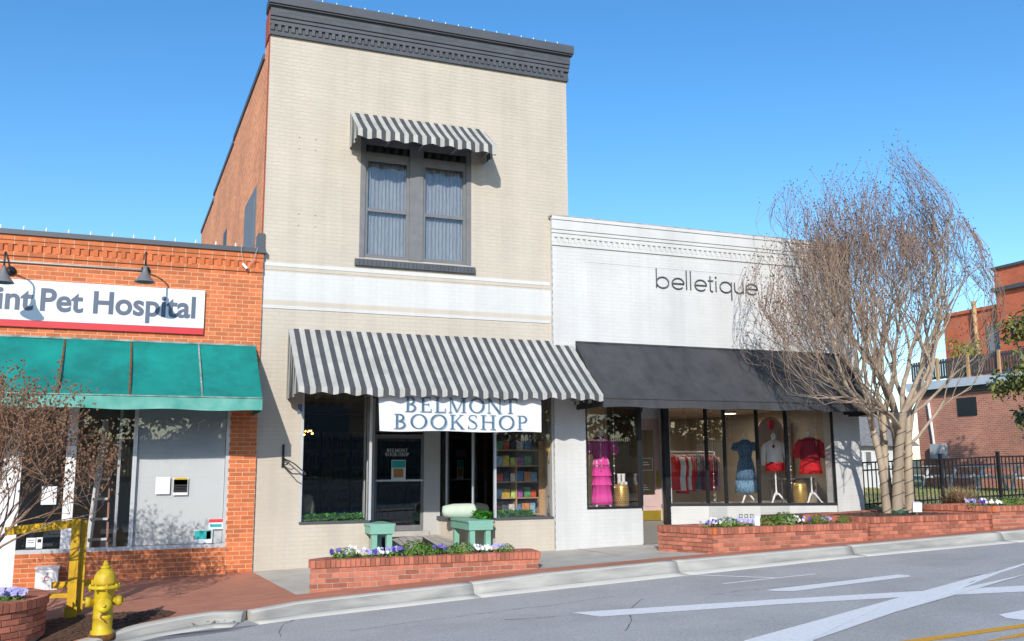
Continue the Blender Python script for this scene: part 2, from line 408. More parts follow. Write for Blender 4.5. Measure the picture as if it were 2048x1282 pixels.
def text_mesh(name, body, size, m, thick=0.0, offset=0.0, align='LEFT', ext=.002, shear=0.0, spacing=1.0):
    cu = bpy.data.curves.new(name, 'FONT'); cu.body = body; cu.size = size; cu.extrude = ext; cu.offset = offset; cu.align_x = align; cu.shear = shear
    cu.space_character = spacing
    t = bpy.data.objects.new(name, cu); COL.objects.link(t)
    dg = bpy.context.evaluated_depsgraph_get(); me = bpy.data.meshes.new_from_object(t.evaluated_get(dg))
    bpy.data.objects.remove(t); bpy.data.curves.remove(cu)
    me.materials.clear(); me.materials.append(m); me.name = name
    return me
def text(parent, name, body, size, m, x, y, z, width=None, **k):
    me = text_mesh(name, body, size, m, **k)
    xs = [v.co.x for v in me.vertices]; w0 = max(xs)-min(xs); sx = width/w0 if width else 1; mn = min(xs)
    for v in me.vertices:
        v.co = Vector((x+(v.co.x-mn)*sx, y-v.co.z, z+v.co.y))
    o = link(name, me, parent); return o

# ------------------------------------------------------------------ terrain, road, kerb, pavement
def grid(name, xs, ys, zf, m, kind='structure'):
    b = MB()
    for x in xs:
        for y in ys: b.v.append((x, y, zf(x, y)))
    n = len(ys)
    for i in range(len(xs)-1):
        for j in range(n-1):
            b.f.append((i*n+j, (i+1)*n+j, (i+1)*n+j+1, i*n+j+1)); b.m.append(0); b.sm.append(True)
    return obj(name, b, m, kind=kind)
def frange(a, b, s):
    n = max(1, int(round((b-a)/s))); return [a+(b-a)*i/n for i in range(n+1)]
m_earth = mat('earth', (.20, .19, .10), .95, .25, .2, col2=(.10, .13, .05))
grid('ground', [-900, -300, -100, -40, 0, 40, 90, 300, 900], [-900, -200, -60, -20, 0, 30, 60, 200, 900], lambda x, y: lerp(GT, max(-40, min(90, x)))-.4, m_earth)
grid('road', frange(-40, -6, 2)+frange(-5, 20, .5)+frange(22, 90, 4), frange(-14.6, -3.5, .6)+[-2.6], RZ, m_asphalt)
kp = [G(*p) for p in ((60, 1318), (154, 1284), (273, 1251), (376, 1232), (440, 1223))]
kpath = [(p.x-.0, p.y) for p in kp]
kpath = [(-9, kpath[0][1]-4.5), (-4, kpath[0][1]-1.6)] + kpath + [(1.25, -3.12), (1.9, -3.0), (60, -3.0)]
kpath.sort()
def yk(x): return lerp(kpath, x)
# resample the kerb line and build it in cast sections
def ksamples(a, b):
    return [(x, yk(x)) for x in frange(a, b, .18)]
kerb = bpy.data.objects.new('kerb', None); COL.objects.link(kerb); kerb['kind'] = 'structure'
cuts = [-9, -6.4, -3.8, -1.3, FX(492, 1225, -3.0), FX(937, 1165, -3), FX(1342, 1125, -3), FX(1690, 1095, -3), 14.1, 17.2, 20.3, 23.5, 30, 40, 60]
for a, b in zip(cuts, cuts[1:]):
    mb = MB(); sm = ksamples(a+.006, b-.006); rows = []
    for i, (x, y) in enumerate(sm):
        x2, y2 = sm[min(i+1, len(sm)-1)]; x1, y1 = sm[max(i-1, 0)]
        t = Vector((x2-x1, y2-y1, 0)).normalized(); n = Vector((t.y, -t.x, 0))
        z = S(x, y); rw = []
        for d, dz in ((0, -.3), (0, .012), (.012, .018), (.13, .014), (.165, 0), (.195, -.06), (.225, -.115), (.26, None), (.5, None), (.5, -9)):
            p = Vector((x, y, 0))+n*d
            if dz is None: p.z = RZ(p.x, min(p.y, -3.3))+(.02 if d < .3 else .007)
            elif dz == -9: p.z = RZ(p.x, min(p.y, -3.3))-.2
            else: p.z = z+dz
            rw.append(p)
        rows.append(rw)
    k = len(rows[0])
    for rw in rows: mb.v += [tuple(p) for p in rw]
    for i in range(len(rows)-1):
        for j in range(k-1):
            mb.f.append((i*k+j, (i+1)*k+j, (i+1)*k+j+1, i*k+j+1)); mb.m.append(1 if 4 <= j <= 6 else 0); mb.sm.append(True)
    mb.f.append(tuple(range(k))); mb.f.append(tuple(len(mb.v)-k+j for j in reversed(range(k)))); mb.m += [0, 0]; mb.sm += [False, False]
    obj('kerb_section', mb, [m_kerb, m_kerbd], kerb)
def strip(name, xs, ylo, yhi, dz, m, n=5):
    b = MB()
    for x in xs:
        a, c = ylo(x), yhi(x)
        for j in range(n):
            y = a+(c-a)*j/(n-1); b.v.append((x, y, S(x, y)+dz))
    for i in range(len(xs)-1):
        for j in range(n-1):
            b.f.append((i*n+j, (i+1)*n+j, (i+1)*n+j+1, i*n+j+1)); b.m.append(0); b.sm.append(True)
    return obj(name, b, m, kind='structure')
XS = frange(-9, 20, .25)+frange(21, 60, 3)
strip('pavement', XS, lambda x: yk(x)+.005, lambda x: .12, 0, m_concrete)
xa, ya = 1.70, -.02; q = G(594, 1191); xb, yb = q.x, q.y
def xbound(y): return xa+(xb-xa)*(y-ya)/(yb-ya)
b = MB(); rows = frange(-3.02, -.02, .15)
for y in rows:
    for i, x in enumerate(frange(-9, xbound(y), 20)[:1]+[xbound(y)*(k/30)+(-9)*(1-k/30) for k in range(1, 31)]):
        b.v.append((x, y, S(x, y)+.004))
n = 31
for i in range(len(rows)-1):
    for j in range(n-1): b.f.append((i*n+j, i*n+j+1, (i+1)*n+j+1, (i+1)*n+j)); b.m.append(0); b.sm.append(True)
obj('brick_pavement', b, m_paver, kind='structure')
strip('brick_verge', frange(-9, 1.9, .25), lambda x: yk(x)+.006, lambda x: -3.02, .004, m_paver, 4)
strip('brick_edging', frange(1.75, 20, .25)+[60], lambda x: yk(x)+.006, lambda x: yk(x)+.52, .004, m_paver, 3)
# joints in the concrete walk
for px, py in ((1172, 1101), (1284, 1089)):
    p = G(px, py); mb = MB(); mb.box(p.x-.006, p.x+.006, -2.45, -.14, 0, .0015)
    o = obj('pavement_joint', mb, m_patch, kind='structure'); o.location.z = S(p.x, -1.2)+.003
# mulch bed round the hydrant
mp = [(-60, 1300), (0, 1272), (48, 1250), (147, 1233), (250, 1226), (330, 1222), (352, 1226), (338, 1234), (272, 1249), (154, 1280), (60, 1312)]
pts = [G(*p) for p in mp]; b = MB(); cpt = sum(pts, Vector())/len(pts)
for a, c in zip(pts, pts[1:]+pts[:1]):
    b.poly([(cpt.x, cpt.y, S(cpt.x, cpt.y)+.05), (a.x, a.y, S(a.x, a.y)+.012), (c.x, c.y, S(c.x, c.y)+.012)], smooth=True)
obj('mulch_bed', b, m_mulch, kind='structure')
b = MB()
for i in range(900):
    a = rng.random(); k = rng.randrange(len(pts)); p = cpt.lerp(pts[k].lerp(pts[(k+1) % len(pts)], rng.random()), math.sqrt(a)*.98)
    z = S(p.x, p.y)+.012+.038*(1-math.sqrt(a)); t = rng.random()*6.28; l = rng.uniform(.012, .035)
    d = Vector((math.cos(t), math.sin(t), rng.uniform(-.3, .5)))*l; e = Vector((-math.sin(t), math.cos(t), .2))*.006; p = Vector((p.x, p.y, z+.004))
    b.poly([p-d-e, p+d-e, p+d+e, p-d+e])
obj('mulch_chips', b, m_mulch, kind='stuff', label='loose bark chips round the hydrant', cat='mulch')
# road paint
def paint(name, px, m, dz=.004):
    b = MB(); P = [G(x, y, RZ) for x, y in px]
    b.poly([(p.x, p.y, RZ(p.x, p.y)+dz) for p in P]); return obj(name, b, m, kind='structure')
def pline(name, a, b, wpx, m):
    P, Q = G(*a, RZ), G(*b, RZ); d = (Q-P); d.z = 0; n = Vector((d.y, -d.x, 0)).normalized()*wpx/2; mb = MB()
    k = 12
    for i in range(k):
        A = P.lerp(Q, i/k); B = P.lerp(Q, (i+1)/k)
        mb.poly([(v.x, v.y, RZ(v.x, v.y)+.004) for v in (A-n, B-n, B+n, A+n)])
    return obj(name, mb, m, kind='structure')
paint('stall_line', [(1144, 1226), (1200, 1234), (1340, 1224.5), (1560, 1209.5), (1800, 1195.5), (2048, 1184), (2110, 1181), (2110, 1168), (2048, 1172), (1800, 1185), (1560, 1199), (1340, 1213)], m_line, .004)
paint('diagonal_band', [(1487, 1283), (1560, 1308), (1690, 1308), (1625, 1283), (1790, 1226), (2048, 1151.5), (2110, 1133), (2110, 1110), (2048, 1128), (1800, 1196)], m_line, .008)
pline('thin_stall_line', (1358, 1149), (1552, 1156.5), .07, m_line)
pline('thin_stall_line', (1446, 1168), (1631, 1148.5), .07, m_line)
paint('stall_arrow', [(1532, 1180.5), (1548, 1183), (1590, 1183), (1822, 1153.5), (1818, 1151), (1796, 1149.5)], m_line)
paint('road_arrow', [(1997, 1230), (2012, 1237), (2048, 1241), (2110, 1246), (2110, 1212), (2048, 1221)], m_line)
paint('yellow_line', [(1790, 1284), (1700, 1300), (1760, 1304), (1850, 1284), (2048, 1256), (2110, 1247), (2110, 1239), (2048, 1248.5)], m_yline)
paint('yellow_line', [(1960, 1286), (2048, 1274), (2110, 1266), (2110, 1258), (2048, 1266)], m_yline)
crk = MB()
for px, py, ang, ln in ((700, 1262, .1, 3.5), (1010, 1240, -.2, 2.8), (1250, 1262, .9, 2.2), (1750, 1215, .3, 2.5), (560, 1275, 1.2, 1.5), (1420, 1190, -.1, 3.0), (1900, 1160, .2, 2.6)):
    p = G(px, py, RZ); a = ang; q = Vector((p.x, p.y, 0))
    for k in range(int(ln/.08)):
        a += rng.gauss(0, .22); a += (ang-a)*.4; d = Vector((math.cos(a), math.sin(a), 0)); e = Vector((-d.y, d.x, 0))*rng.uniform(.002, .007); r2 = q+d*.08
        crk.poly([(v.x, v.y, RZ(v.x, v.y)+.003) for v in (q-e, r2-e, r2+e, q+e)]); q = r2
obj('road_cracks', crk, mat('crack', (.10, .10, .10), .95), kind='structure')
# tar patches and dark drain-off stains in the gutter
for px, w_ in (((330, 1275), .5), ((420, 1262), .35)):
    p = G(*px, RZ); b = MB(); k = 14
    b.poly([(p.x+w_*math.cos(a)*rng.uniform(.7, 1.2)*1.6, p.y+w_*.35*math.sin(a)*rng.uniform(.6, 1.2), 0) for a in [6.283*i/k for i in range(k)]])
    for i, v in enumerate(b.v): b.v[i] = (v[0], v[1], RZ(v[0], v[1])+.003)
    obj('tar_stain', b, m_patch, kind='structure')

# ------------------------------------------------------------------ bookshop building (beige, two storeys)
BX0, BX1 = 1.69, 7.30
zc = lambda y: FZ(541, y)
WX0, WX1 = FX(720, 400), FX(942, 420); WZ0, WZ1 = FZ(718, 514), FZ(724, 268)
CZ0 = zc(69.5); CTOP = zc(0)
shop = thing('bookshop_building', 'tall two-storey shop of beige painted brick with charcoal cornice and white band', 'building', (4.5, 0, 0))
SF0, SF1 = FX(601, 930), 6.93
LW1, RW0 = FX(740, 960), FX(990, 950)
SILL = .615
holes = [(WX0, WX1, WZ0, WZ1), (SF0, LW1, SILL, 2.78), (LW1, RW0, -.6, 2.78), (RW0, SF1, SILL-.02, 2.78)]
backing(shop, 'front_wall', BX0, BX1, -.4, CZ0, holes, 0, .24, m_beigej)
bz = lambda y: FZ(531.5, y)
zone = [(bz(601), bz(538), m_white)]
hl = [(h[0]-BX0, h[1]-BX0, h[2], h[3]) for h in holes]
brick_face(shop, (BX0+.001, 0), (BX1, 0), -.4, CZ0, hl, m_beige, .002, 300, zone=zone)
obj('band_ground', MB().box(BX0+.002, 6.9, -.0012, .01, bz(601), bz(538)), m_whitej, shop)
for (a, c) in ((531, 523.7), (615.7, 609)):
    obj('painted_stripe', MB().box(BX0+.003, 6.9, -.016, .01, bz(a), bz(c)), m_white, shop)
obj('painted_stripe', MB().box(BX0+.003, 6.9, -.0085, .01, bz(538.3), bz(531.2)), m_beige, shop)
obj('painted_stripe', MB().box(BX0+.003, 6.9, -.0085, .01, bz(608.8), bz(601.2)), m_beige, shop)
# shell
wx = lambda y: BX0-.028*y          # the side wall runs slightly askew of the front
PZ1, PZ2, PZ3 = FZ(447, 285, 5.08)+.1, FZ(409, 390, 9.46)+.02, FZ(392, 445, 12.2)-.05
sdw = MB(); sw = MB()
for (y0, y1, z) in ((.24, .6, CTOP-.12), (.6, 5.1, PZ1), (5.1, 9.5, PZ2), (9.5, 13.2, PZ3)):
    q4 = lambda e, a, zz: [(wx(y0)-e, y0, zz), (wx(y1)-e, y1, zz), (wx(y1)+a, y1, zz), (wx(y0)+a, y0, zz)]
    sdw.hexa(q4(0, .25, -.4), q4(0, .25, z-.02))
    if y0 > .3: sw.hexa(q4(.03, .3, z-.02), q4(.03, .3, z+.08))
obj('side_wall', sdw, m_side, shop)
obj('parapet_coping', sw, m_coping, shop)
obj('corner_paint', MB().box(BX0-.012, BX0-.002, .0, .16, 3.0, CZ0).box(BX0-.03, BX0-.002, .0, .55, CZ0+.002, CTOP-.13), mat('red_brown_paint', (.42, .10, .055), .8, .1, 4), shop)
obj('right_wall', MB().box(BX1-.25, BX1, .24, 13.2, -.4, CZ0), m_beigej, shop)
obj('back_wall', MB().box(BX0+.25, BX1-.25, 13.0, 13.2, -.4, CZ0-1), m_side, shop)
obj('roof', MB().box(BX0+.2, BX1-.25, .24, 13.0, CZ0-.6, CZ0-.5), m_roof, shop)
# side window and vent seen above the neighbour's roof
sy0, sy1, SWZ = 1.0, 2.6, FZ(498, 368, 1.0)
sidebox = lambda y0, y1, z0, z1, e: MB().hexa([(wx(y0)-e, y0, z0), (wx(y1)-e, y1, z0), (wx(y1)+.02, y1, z0), (wx(y0)+.02, y0, z0)], [(wx(y0)-e, y0, z1), (wx(y1)-e, y1, z1), (wx(y1)+.02, y1, z1), (wx(y0)+.02, y0, z1)])
o = obj('side_window', sidebox(sy0, sy1, 4.6, SWZ, .012), m_frame, shop)
obj('pane', sidebox(sy0+.2, sy1-.25, 4.6, SWZ-.2, .02), m_frame, o)
obj('side_vent', sidebox(5.9, 6.5, 4.6, FZ(437, 462, 6.2), .012), m_blackm, shop)
# cornice
cor = obj('cornice', MB().box(BX0-.02, BX1+.03, -.035, .25, CZ0, zc(17)), m_dark, shop)
obj('lower_moulding', MB().box(BX0-.021, BX1+.032, -.05, -.034, CZ0-.004, zc(62)), m_dark, cor)
obj('moulding', MB().box(BX0-.022, BX1+.036, -.075, -.034, zc(50), zc(43.2)), m_dark, cor)
obj('moulding', MB().box(BX0-.023, BX1+.04, -.095, -.034, zc(42), zc(36.4)), m_dark, cor)
obj('frieze', MB().box(BX0-.024, BX1+.044, -.115, -.034, zc(35.2), zc(17)), m_dark, cor)
dm = MB().box(-.029, .029, -.036, 0, zc(61.5), zc(50.2)).mesh('dentil', m_dark)
x = BX0+.02
while x < BX1: link('dentil', dm, cor, (x, -.036, 0)); x += .1165
# header joints in the frieze
fj = MB(); fz0, fz1 = zc(35.2), zc(17)
for r in range(int((fz1-fz0)/BH)):
    x = BX0+(.1 if r % 2 else 0)
    while x < BX1:
        fj.box(x+.004, min(x+BL-.004, BX1+.04), -.118, -.114, fz0+r*BH+.004, fz0+(r+1)*BH-.004); x += BL
obj('frieze_bricks', fj, m_dark, cor, kind='stuff')
obj('coping', MB().box(BX0-.06, BX1+.09, -.2, .3, zc(14), CTOP+.03).box(BX0-.05, BX1+.08, -.17, .28, zc(17), zc(14)), m_coping, shop)
# old sign patches
for (px, py) in ((615, 288), (614, 441)):
    X, Z = F(px, py); b = MB()
    for dx, dz in ((-.14, -.1), (.14, -.1), (-.14, .1), (.14, .1)): b.box(X+dx-.007, X+dx+.007, -.007, .01, Z+dz-.007, Z+dz+.007)
    obj('rusty_anchor', b, m_rust, shop)
# upper window
win = obj('upper_window', MB().box(WX0, WX1, .02, .06, WZ1-.1, WZ1).box(WX0, WX0+.09, -.01, .09, WZ0, WZ1-.1).box(WX1-.09, WX1, -.01, .09, WZ0, WZ1-.1), m_frame, shop)
mx0, mx1 = FX(819, 420), FX(846, 420); TZ0, TZ1 = FZ(770, 321), FZ(770, 312)
obj('mullion', MB().box(mx0, mx1, -.012, .09, WZ0, WZ1-.1), m_frame, win)
for (a, c) in ((WX0+.09, mx0), (mx1, WX1-.09)):
    RZ0 = FZ(780, 422)
    obj('frame', MB().box(a, c, .02, .08, TZ0-.03, TZ1+.05).box(a, c, .02, .08, WZ0, WZ0+.07).box(a, a+.05, .025, .08, WZ0+.07, TZ0-.03).box(c-.05, c, .025, .08, WZ0+.07, TZ0-.03).box(a, c, .02, .08, WZ1-.16, WZ1-.1), m_frame, win)
    obj('meeting_rail', MB().box(a+.05, c-.05, .03, .075, RZ0-.03, RZ0+.03), m_frame, win)
    obj('pane', MB().box(a+.05, c-.05, .052, .058, WZ0+.07, RZ0-.03), m_glass, win)
    obj('pane', MB().box(a+.05, c-.05, .052, .058, RZ0+.03, TZ0-.03), m_glass, win)
    obj('transom_pane', MB().box(a, c, .052, .058, TZ1+.05, WZ1-.16), m_glassd, win)
    cb = MB(); n_ = 40
    for i in range(n_):
        xa_, xb_ = a+(c-a)*i/n_, a+(c-a)*(i+1)/n_
        cb.poly([(xa_, .13+.012*math.sin(i*1.9), WZ0), (xb_, .13+.012*math.sin((i+1)*1.9), WZ0), (xb_, .13+.012*math.sin((i+1)*1.9), TZ0), (xa_, .13+.012*math.sin(i*1.9), TZ0)], smooth=True)
    obj('curtain', cb, m_curtain, win)
    obj('room_backdrop', MB().box(a, c, .5, .55, TZ0-.2, WZ1), m_roomg, win)
sx0, sx1 = FX(709, 524), FX(949, 541); sz1 = FZ(709, 517.5); sz0 = FZ(709, 531.5)
sill = obj('window_sill', MB().box(sx0, sx1, -.05, .1, sz0, sz1), m_darkj, shop)
nb = 30
bm_ = MB().box(-(sx1-sx0)/nb/2+.004, (sx1-sx0)/nb/2-.004, -.014, 0, sz0+.006, sz1-.004).mesh('brick', m_dark)
for i in range(nb): link('brick', bm_, sill, (sx0+(i+.5)*(sx1-sx0)/nb, -.05, 0))
# ground floor: storefront
STZ = 2.78
st = obj('shopfront_sill', MB().box(SF0, LW1, -.03, .12, SILL, SILL+.035), m_coping, shop)
obj('sill', MB().box(RW0, SF1, -.03, .12, SILL-.02, SILL+.015), m_coping, st)
DX0, DX1, DY = 3.98, 4.92, 1.5
for (a, c, y0, y1, z0) in ((SF0, SF0+.035, -.01, .05, SILL+.035), (LW1-.02, LW1+.02, -.02, .04, SILL+.035), (RW0-.02, RW0+.02, -.02, .04, SILL+.015), (SF1-.03, SF1, -.01, .05, SILL+.015)): obj('post', MB().box(a, c, y0, y1, z0, STZ), m_alu, st)
obj('pane', MB().box(SF0+.035, LW1-.02, .012, .02, SILL+.035, STZ), m_glass, st)
obj('pane', MB().box(RW0+.02, SF1-.03, .012, .02, SILL+.015, STZ), m_glass, st)
def slant_pane(p, q, z0, z1, mm, par, name='pane', t=.008):
    return obj(name, MB().bar((p[0], p[1], (z0+z1)/2), (q[0], q[1], (z0+z1)/2), t, z1-z0), mm, par)
rp0, rp1 = Vector((RW0+.01, .03, 0)), Vector((5.24, DY, 0))
lp0, lp1 = Vector((LW1, .03, 0)), Vector((3.80, DY, 0))
for (p, q) in ((rp0, rp1), (lp0, lp1)):
    slant_pane(p, q, SILL, STZ, m_glass, st)
    slant_pane(p, q, -.3, SILL-.07, m_beige, st, 'bulkhead', .06)
    slant_pane(p, q, SILL-.07, SILL, m_coping, st, 'sill', .16)
    for k in (.38, .86):
        c = p.lerp(q, k); obj('mullion', MB().box(c.x-.018, c.x+.018, c.y-.018, c.y+.018, SILL, STZ), m_alu, st)
obj('ceiling', MB().box(BX0+.25, BX1-.25, .24, 7, STZ+.02, STZ+.1), mat('olive_ceiling', (.26, .26, .19), .8), shop)
obj('door_jamb', MB().box(DX1, 5.24, DY-.05, DY+.1, .2, STZ).box(3.80, DX0, DY-.05, DY+.1, .2, STZ), m_palegrey, shop)
door = obj('door', MB().box(DX0, DX0+.05, DY-.03, DY+.03, .36, 2.12).box(DX1-.05, DX1, DY-.03, DY+.03, .36, 2.12).box(DX0+.05, DX1-.05, DY-.03, DY+.03, 2.05, 2.12).box(DX0+.05, DX1-.05, DY-.03, DY+.03, .36, .46), m_frame, shop)
obj('pane', MB().box(DX0+.05, DX1-.05, DY-.006, DY+.004, .46, 2.05), m_glassd, door)
obj('push_bar', MB().box(DX0+.02, DX1-.02, DY-.09, DY-.06, 1.26, 1.29), m_alu, door)
obj('transom', MB().box(DX0, DX1, DY-.02, DY+.03, 2.16, 2.24).box(DX0, DX1, DY-.01, DY, 2.24, STZ), m_roomg, shop)
obj('threshold', MB().box(DX0-.1, DX1+.1, DY-.1, DY+.1, .24, .355), m_tile, shop)
# interior shell
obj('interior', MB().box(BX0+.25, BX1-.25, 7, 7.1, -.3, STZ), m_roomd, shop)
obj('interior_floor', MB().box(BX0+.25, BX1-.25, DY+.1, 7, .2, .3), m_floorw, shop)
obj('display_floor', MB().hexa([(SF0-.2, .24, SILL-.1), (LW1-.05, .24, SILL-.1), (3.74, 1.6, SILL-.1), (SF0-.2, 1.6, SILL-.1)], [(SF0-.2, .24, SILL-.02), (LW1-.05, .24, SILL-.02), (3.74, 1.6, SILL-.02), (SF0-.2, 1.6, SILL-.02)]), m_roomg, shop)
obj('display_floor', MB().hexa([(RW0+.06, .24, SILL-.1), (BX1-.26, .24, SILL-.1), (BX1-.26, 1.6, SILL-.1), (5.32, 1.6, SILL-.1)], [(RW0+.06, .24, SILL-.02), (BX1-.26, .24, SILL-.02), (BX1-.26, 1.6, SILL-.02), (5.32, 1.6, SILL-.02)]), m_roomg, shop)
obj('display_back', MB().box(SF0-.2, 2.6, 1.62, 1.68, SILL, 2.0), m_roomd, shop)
# ramp up to the door
b = MB(); n_ = 15
for i in range(n_):
    for j in range(10):
        t0, t1 = i/n_, (i+1)/n_; s0, s1 = j/10, (j+1)/10
        def P(s, t):
            xl = LW1+.03+(3.84-LW1-.03)*t; xr = RW0-.03+(5.2-RW0+.03)*t; x = xl+(xr-xl)*s; y = -.02+(DY-.06)*t
            return (x, y, S(x, -.02)*(1-t)+.27*t+.006)
        g = .04
        b.poly([P(s0+g*.1, t0+g*.06), P(s1-g*.1, t0+g*.06), P(s1-g*.1, t1-g*.06), P(s0+g*.1, t1-g*.06)])
for v in list(b.v): pass
obj('entry_ramp', b, m_tile, shop)
b = MB(); b.poly([(LW1, -.02, S(LW1, 0)), (RW0, -.02, S(RW0, 0)), (5.24, DY, .268), (3.8, DY, .268)]); obj('ramp_bed', b, m_plmortar, shop)

# ------------------------------------------------------------------ pet hospital building (orange brick)
PY = -.05; PX1 = 1.70; PX0 = -4.6
pz = lambda y: FZ(530, y, PY)
PTOP = pz(499.5); PCB = pz(508.5)
pet = thing('pet_hospital_building', 'low orange brick shop with dentil cornice and dark metal coping', 'building', (-1, 0, 0))
pw0, pw1 = FX(30, 1100, PY), FX(455.5, 960, PY); psz = FZ(250, 1101, PY)
pholes = [(pw0, pw1, psz, 2.7), (-2.75, pw0, -.6, 2.7)]
backing(pet, 'front_wall', PX0, PX1, -.6, PCB, pholes, PY, .24, m_pmortar)
brick_face(pet, (PX0, PY), (PX1, PY), psz-.0677*8, PCB, [(h[0]-PX0, h[1]-PX0, h[2], h[3]) for h in pholes], m_pbrick, .004, 300)
for (a, c, pr) in ((518, 508.6, .05), (525.2, 518.4, .03), (545.8, 538.2, .03)):
    o = obj('corbel_course', MB().box(PX0, PX1, PY-pr, PY-.0065, pz(a), pz(c)), m_pmortar, pet)
    bmx = MB().box(-.0966, .0966, -.004, 0, pz(a)+.003, pz(c)-.003).mesh('brick', m_pbrick)
    x = PX1-.1
    while x > -2.6: link('brick', bmx, o, (x, PY-pr, 0)); x -= .2032
o = obj('dentil_course', MB().box(PX0, PX1, PY-.008, PY-.0066, pz(538.2), pz(525.2)), m_pbrick, pet)
dm = MB().box(-.032, .032, -.03, 0, pz(538), pz(525.4)).mesh('dentil', m_pbrick)
x = PX1-.04
while x > -2.6: link('dentil', dm, o, (x, PY-.008, 0)); x -= .131
obj('coping', MB().box(PX0, PX1+.03, PY-.09, .35, PCB, PTOP), m_coping, pet)
obj('coping_end', MB().box(PX1-.09, PX1+.012, -.045, .3, PTOP, PTOP+.28), m_coping, pet)
obj('right_wall', MB().box(PX1-.25, PX1-.01, .24, 14, -.5, PCB-.1), m_pbrick, pet)
obj('roof', MB().box(PX0, PX1-.25, .24, 14, PCB-.45, PCB-.3), m_roof, pet)
obj('interior', MB().box(PX0, PX1-.25, 3.6, 3.7, -.5, 4).box(PX0, PX1-.25, .24, 3.6, -.45, -.1).box(PX0, PX1-.25, .24, 3.6, 2.72, 2.8), mat('office_wall', (.20, .195, .18), .9, .05, 1), pet)
sf = obj('shopfront', MB().box(pw0, pw1, PY+.0, PY+.1, psz, psz+.055).box(pw0, pw1, PY, PY+.1, 2.62, 2.7).box(pw1-.045, pw1, PY, PY+.1, psz+.055, 2.62), m_alu, pet)
m1 = FX(267, 960, PY); m2 = FX(139, 960, PY)
obj('mullion', MB().box(m1-.03, m1+.03, PY, PY+.1, psz+.055, 2.62), m_alu, sf)
obj('mullion', MB().box(m2-.07, m2+.07, PY, PY+.1, psz+.055, 2.62), m_whitem, sf)
obj('mullion', MB().box(m1-.24, m1-.2, PY+.12, PY+.18, psz+.055, 2.62), m_alu, sf)
for (a, c) in ((pw0+.03, m2-.07), (m2+.07, m1-.03), (m1+.03, pw1-.045)):
    obj('pane', MB().box(a, c, PY+.045, PY+.053, psz+.055, 2.62), m_glass, sf)
obj('roller_blind', MB().box(m1+.035, pw1-.05, PY+.08, PY+.085, psz+.06, 2.6), m_blind, sf)
pd = obj('door', MB().box(pw0-.13, pw0, PY, PY+.12, -.3, 2.7).box(-2.75, pw0-.13, PY+.03, PY+.09, -.3, -.12).box(-2.75, pw0-.13, PY+.03, PY+.09, 1.94, 2.02).box(pw0-.24, pw0-.13, PY+.03, PY+.09, -.12, 1.94), m_whitem, pet)
obj('pane', MB().box(-2.75, pw0-.24, PY+.055, PY+.063, -.12, 1.94), m_glassd, pd)
b = MB().box(FX(0, 980, PY)-.8, FX(27, 980, PY), PY+.048, PY+.051, FZ(10, 1042, PY), FZ(10, 968, PY))
obj('door_notice', b, m_paper, pd)
text(pd, 'lettering', 'Point', .13, m_paper, FX(2, 945, PY)-.02, PY+.045, FZ(10, 948, PY), ext=.001, shear=.25)
text(pd, 'lettering', 'Hospital', .11, m_paper, FX(2, 960, PY)-.3, PY+.045, FZ(10, 962, PY), ext=.001, shear=.25)

# ------------------------------------------------------------------ boutique building (white)
VY = -.10; VX0 = FX(1107, 700, VY); VX1 = 13.87
vz = lambda y: FZ(1109, y, VY)
VTOP = vz(433)
bou = thing('boutique_building', 'single-storey shop of white painted brick with corbelled parapet', 'building', (10.4, 0, 0))
O0, O1 = FX(1172, 900, VY), FX(1671, 930, VY); OZ = 2.72; VS = .745
W1E = FX(1282, 950, VY)
vh = [(O0, W1E, VS, OZ), (W1E, O1, -.6, OZ)]
backing(bou, 'front_wall', VX0, VX1, -.4, VTOP-.03, vh, VY, .2, m_whitej)
brick_face(bou, (VX0, VY), (VX1, VY), -.4, vz(491), [(h[0]-VX0, h[1]-VX0, h[2], h[3]) for h in vh], m_white, .002, 300)
obj('parapet_cap', MB().box(VX0-.03, VX1+.02, VY-.06, .3, VTOP-.03, VTOP+.02), mat('weathered_cap', (.40, .38, .34), .9, .3, 5, col2=(.2, .19, .17)), bou)
for (a, c, pr, e) in ((440, 433.6, .075, -.03), (459, 441, .06, -.025), (466, 460, .045, -.02), (474, 467, .03, -.015), (490.5, 484.5, .03, -.015)):
    obj('corbel_course', MB().box(VX0+e, VX1, VY-pr, VY-.001, vz(a), vz(c)), m_white, bou)
dm = MB().box(-.029, .029, -.026, 0, vz(484), vz(474.3)).mesh('dentil', m_white)
x = VX0+.01
while x < VX1-.02: link('dentil', dm, bou, (x, VY-.004, 0)); x += .1165
# raised frame round the sign panel
fx0, fx1 = FX(1163, 515, VY), VX1-.45; fz1, fz0 = FZ(1163, 513.5, VY), FZ(1165, 590, VY)
for (ins, pr) in ((0, .005), (.05, .009)):
    x0, x1, z0, z1 = fx0+ins, fx1-ins, fz0+ins, fz1-ins
    obj('panel_frame', MB().box(x0, x1, VY-pr, VY-.001, z1-.045, z1).box(x0, x0+.045, VY-.0035, VY-.001, z0, z1-.045), m_white, bou)
obj('side_wall', MB().box(VX1-.25, VX1, .2, 12, -.2, VTOP-.2), m_whitej, bou)
obj('side_wall', MB().box(VX0+.3, VX0+.5, .2, 12, -.2, VTOP-.2), m_whitej, bou)
obj('roof', MB().box(VX0+.5, VX1-.25, .2, 12, VTOP-.7, VTOP-.6), m_roof, bou)
